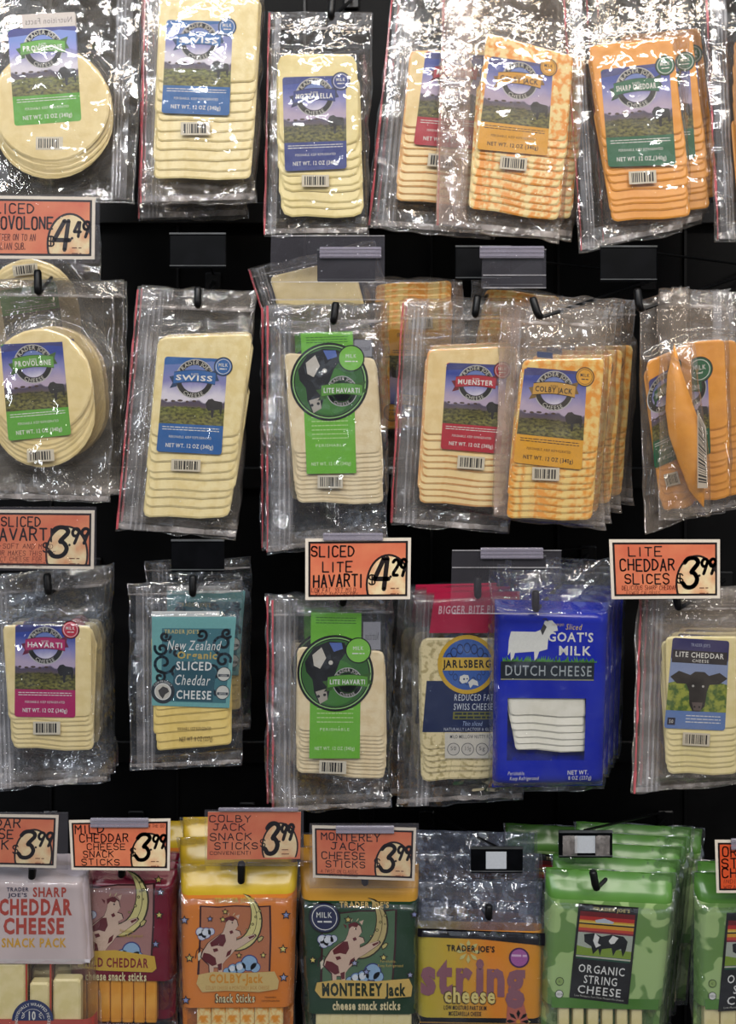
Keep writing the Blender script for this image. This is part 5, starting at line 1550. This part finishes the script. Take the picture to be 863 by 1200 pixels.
sign([(-28, 229), (112, 231), (111, 304), (-28, 303)], [('SLICED', .085, .20, .15, .40), ('PROVOLONE', .085, .43, .19, .56)], ('4', '49', .665, .62, .46), 'coral price sign reading sliced provolone 4.49',
     small=[('BETTER ON TO AN', .14, .66, .10, .36), ('ITALIAN SUB.', .14, .80, .10, .28)], sleeve=(-30, 228, 117, 309))
sign([(-40, 597), (111, 598), (110, 667), (-40, 665)], [('SLICED', .28, .20, .16, .30), ('HAVARTI', .19, .42, .20, .49)], ('3', '99', .665, .54, .50), 'coral price sign reading sliced havarti 3.99',
     small=[('SEMI-SOFT AND MILD', .14, .62, .08, .54), ('FLAVOR MAKES THIS THE', .14, .74, .08, .56), ('PERFECT CHEESE FOR A', .14, .84, .07, .50), ('BURGER OR TUNA MELT!', .14, .93, .06, .50)], sleeve=(-42, 594, 113, 668))
sign([(358, 631), (482, 630), (481, 702), (358, 703)], [('SLICED', .06, .21, .17, .40), ('LITE', .165, .46, .16, .28), ('HAVARTI', .08, .69, .19, .46)], ('4', '29', .665, .58, .50), 'coral price sign reading sliced lite havarti 4.29',
     small=[('LOW FAT, YET MILD', .06, .84, .07, .42), ('RICH AND CREAMY', .10, .91, .06, .40)], clip=(379, 624, 449, 633))
sign([(714, 632), (844, 632), (844, 701), (717, 702)], [('LITE', .17, .20, .15, .30), ('CHEDDAR', .09, .43, .18, .49), ('SLICES', .13, .66, .16, .40)], ('3', '99', .665, .56, .50), 'coral price sign reading lite cheddar slices 3.99',
     small=[('DELICIOUS SHARP CHEDDAR', .10, .81, .07, .50), ('FEWER CALORIES.', .14, .90, .06, .32)])
sign([(-62, 953), (69, 955), (66, 1017), (-64, 1014)], [('CHEDDAR', .10, .16, .17, .56), ('CHEESE', .18, .37, .17, .42), ('SNACK', .18, .58, .17, .38), ('PACK', .14, .78, .16, .34)], ('3', '99', .665, .56, .50), 'coral 3.99 price sign above the mauve snack pack, cut off by the picture edge',
     sleeve=(-64, 952, 80, 1018))
sign([(81, 961), (200, 959), (199, 1020), (84, 1019)], [('MILD', .06, .18, .16, .28), ('CHEDDAR', .10, .36, .15, .48), ('CHEESE', .17, .53, .12, .38), ('SNACK', .13, .68, .12, .30), ('STICKS', .11, .835, .12, .38)], ('3', '99', .665, .54, .50), 'coral price sign reading mild cheddar cheese snack sticks',
     small=[('A CLASSIC SNACK ON THE GO', .44, .13, .06, .50)], clip=(107, 957, 175, 968), y=-.040)
sign([(244, 951), (353, 951), (352, 1006), (243, 1007)], [('COLBY', .02, .14, .14, .44), ('JACK', .06, .32, .14, .34), ('SNACK', .03, .52, .14, .44), ('STICKS', .08, .71, .14, .46), ('CONVENIENT!', .03, .86, .07, .44)], ('3', '99', .63, .56, .64), 'borderless coral price sign reading colby jack snack sticks',
     border=False, circ=(.78, .74, .52), sleeve=(240, 949, 356, 1014), clip=(257, 945, 350, 948))
sign([(366, 967), (488, 970), (486, 1032), (367, 1028)], [('MONTEREY', .09, .20, .14, .56), ('JACK', .18, .38, .14, .32), ('CHEESE', .09, .56, .13, .42), ('STICKS', .13, .72, .12, .38)], ('3', '99', .665, .58, .50), 'coral price sign reading Monterey jack cheese sticks',
     small=[('A TWIST ON CLASSIC', .08, .86, .06, .36), ('STRING CHEESE', .16, .93, .05, .28)], sleeve=(363, 965, 491, 1040), clip=(394, 966, 462, 975))
sign([(838, 984), (960, 984), (960, 1046), (840, 1046)], [('ORGANIC', .07, .22, .17, .5), ('STRING', .06, .43, .17, .46), ('CHEESE', .06, .62, .17, .46)], None, 'red-orange price sign cut off by the picture edge, above the green bags',
     small=[('INDIVIDUALLY', .07, .78, .07, .42), ('WRAPPED', .07, .89, .07, .3)], clip=(856, 981, 940, 994), red=True)


def sleeve_only(quad, clip, label, y=-.040, slit=None, arrow=False):
    x0, y0, x1, y1 = quad
    cxp, cyp = (x0 + x1) / 2, (y0 + y1) / 2
    root = empty('sign_sleeve', W(cxp, cyp, y), label, 'sign holder', 'empty clear sign sleeves')
    k = S * (D + y) / D
    P = lambda px, py, h: Vector(((px - cxp) * k, -h, -(py - cyp) * k))
    for h, nm in ((.0016, 'front_sheet'), (0, 'back_sheet')):
        vs = [P(x0, y0, h), P(x1, y0 + 1, h), P(x1, y1, h + .001), P(x0 - 2, y1, h)]
        mk(nm, vs, [(3, 2, 1, 0)], SLEEVE, None, root)
    mb = MB()
    for (a, b) in ((y1 - 1.2, y1), (y0, y0 + 1.2)) + (((slit, slit + 1.2),) if slit else ()):
        mb.box(P(cxp, (a + b) / 2, .0022), ((x1 - x0) * k, .0008, (b - a) * k))
    mb.build('folded_edge', ZIPRIB, root)
    a, b, c, d = clip
    mb = MB()
    cc = P((a + c) / 2, (b + d) / 2, .0050)
    mb.box(cc, ((c - a) * k, .0030, (d - b) * k), bev=.0008)
    for q in (-.32, 0, .32):
        mb.box(cc + Vector((0, -.0022, (d - b) * k * q)), ((c - a) * k, .0014, .0013))
    mb.build('clip', CLIP, root)
    return root


sleeve_only((318, 276, 451, 352), (375, 290, 447, 303), 'wide empty clear sleeve above the upper lite havarti bags', slit=330)
sleeve_only((566, 292, 640, 338), (562, 289, 637, 303), 'small empty clear sleeve above the colby jack bags', slit=322)
sleeve_only((530, 644, 658, 719), (563, 641, 636, 654), "wide empty clear sleeve above the blue goat's milk bags", slit=664)

bpy.data.objects.remove(_fo)
bpy.data.curves.remove(_fc)
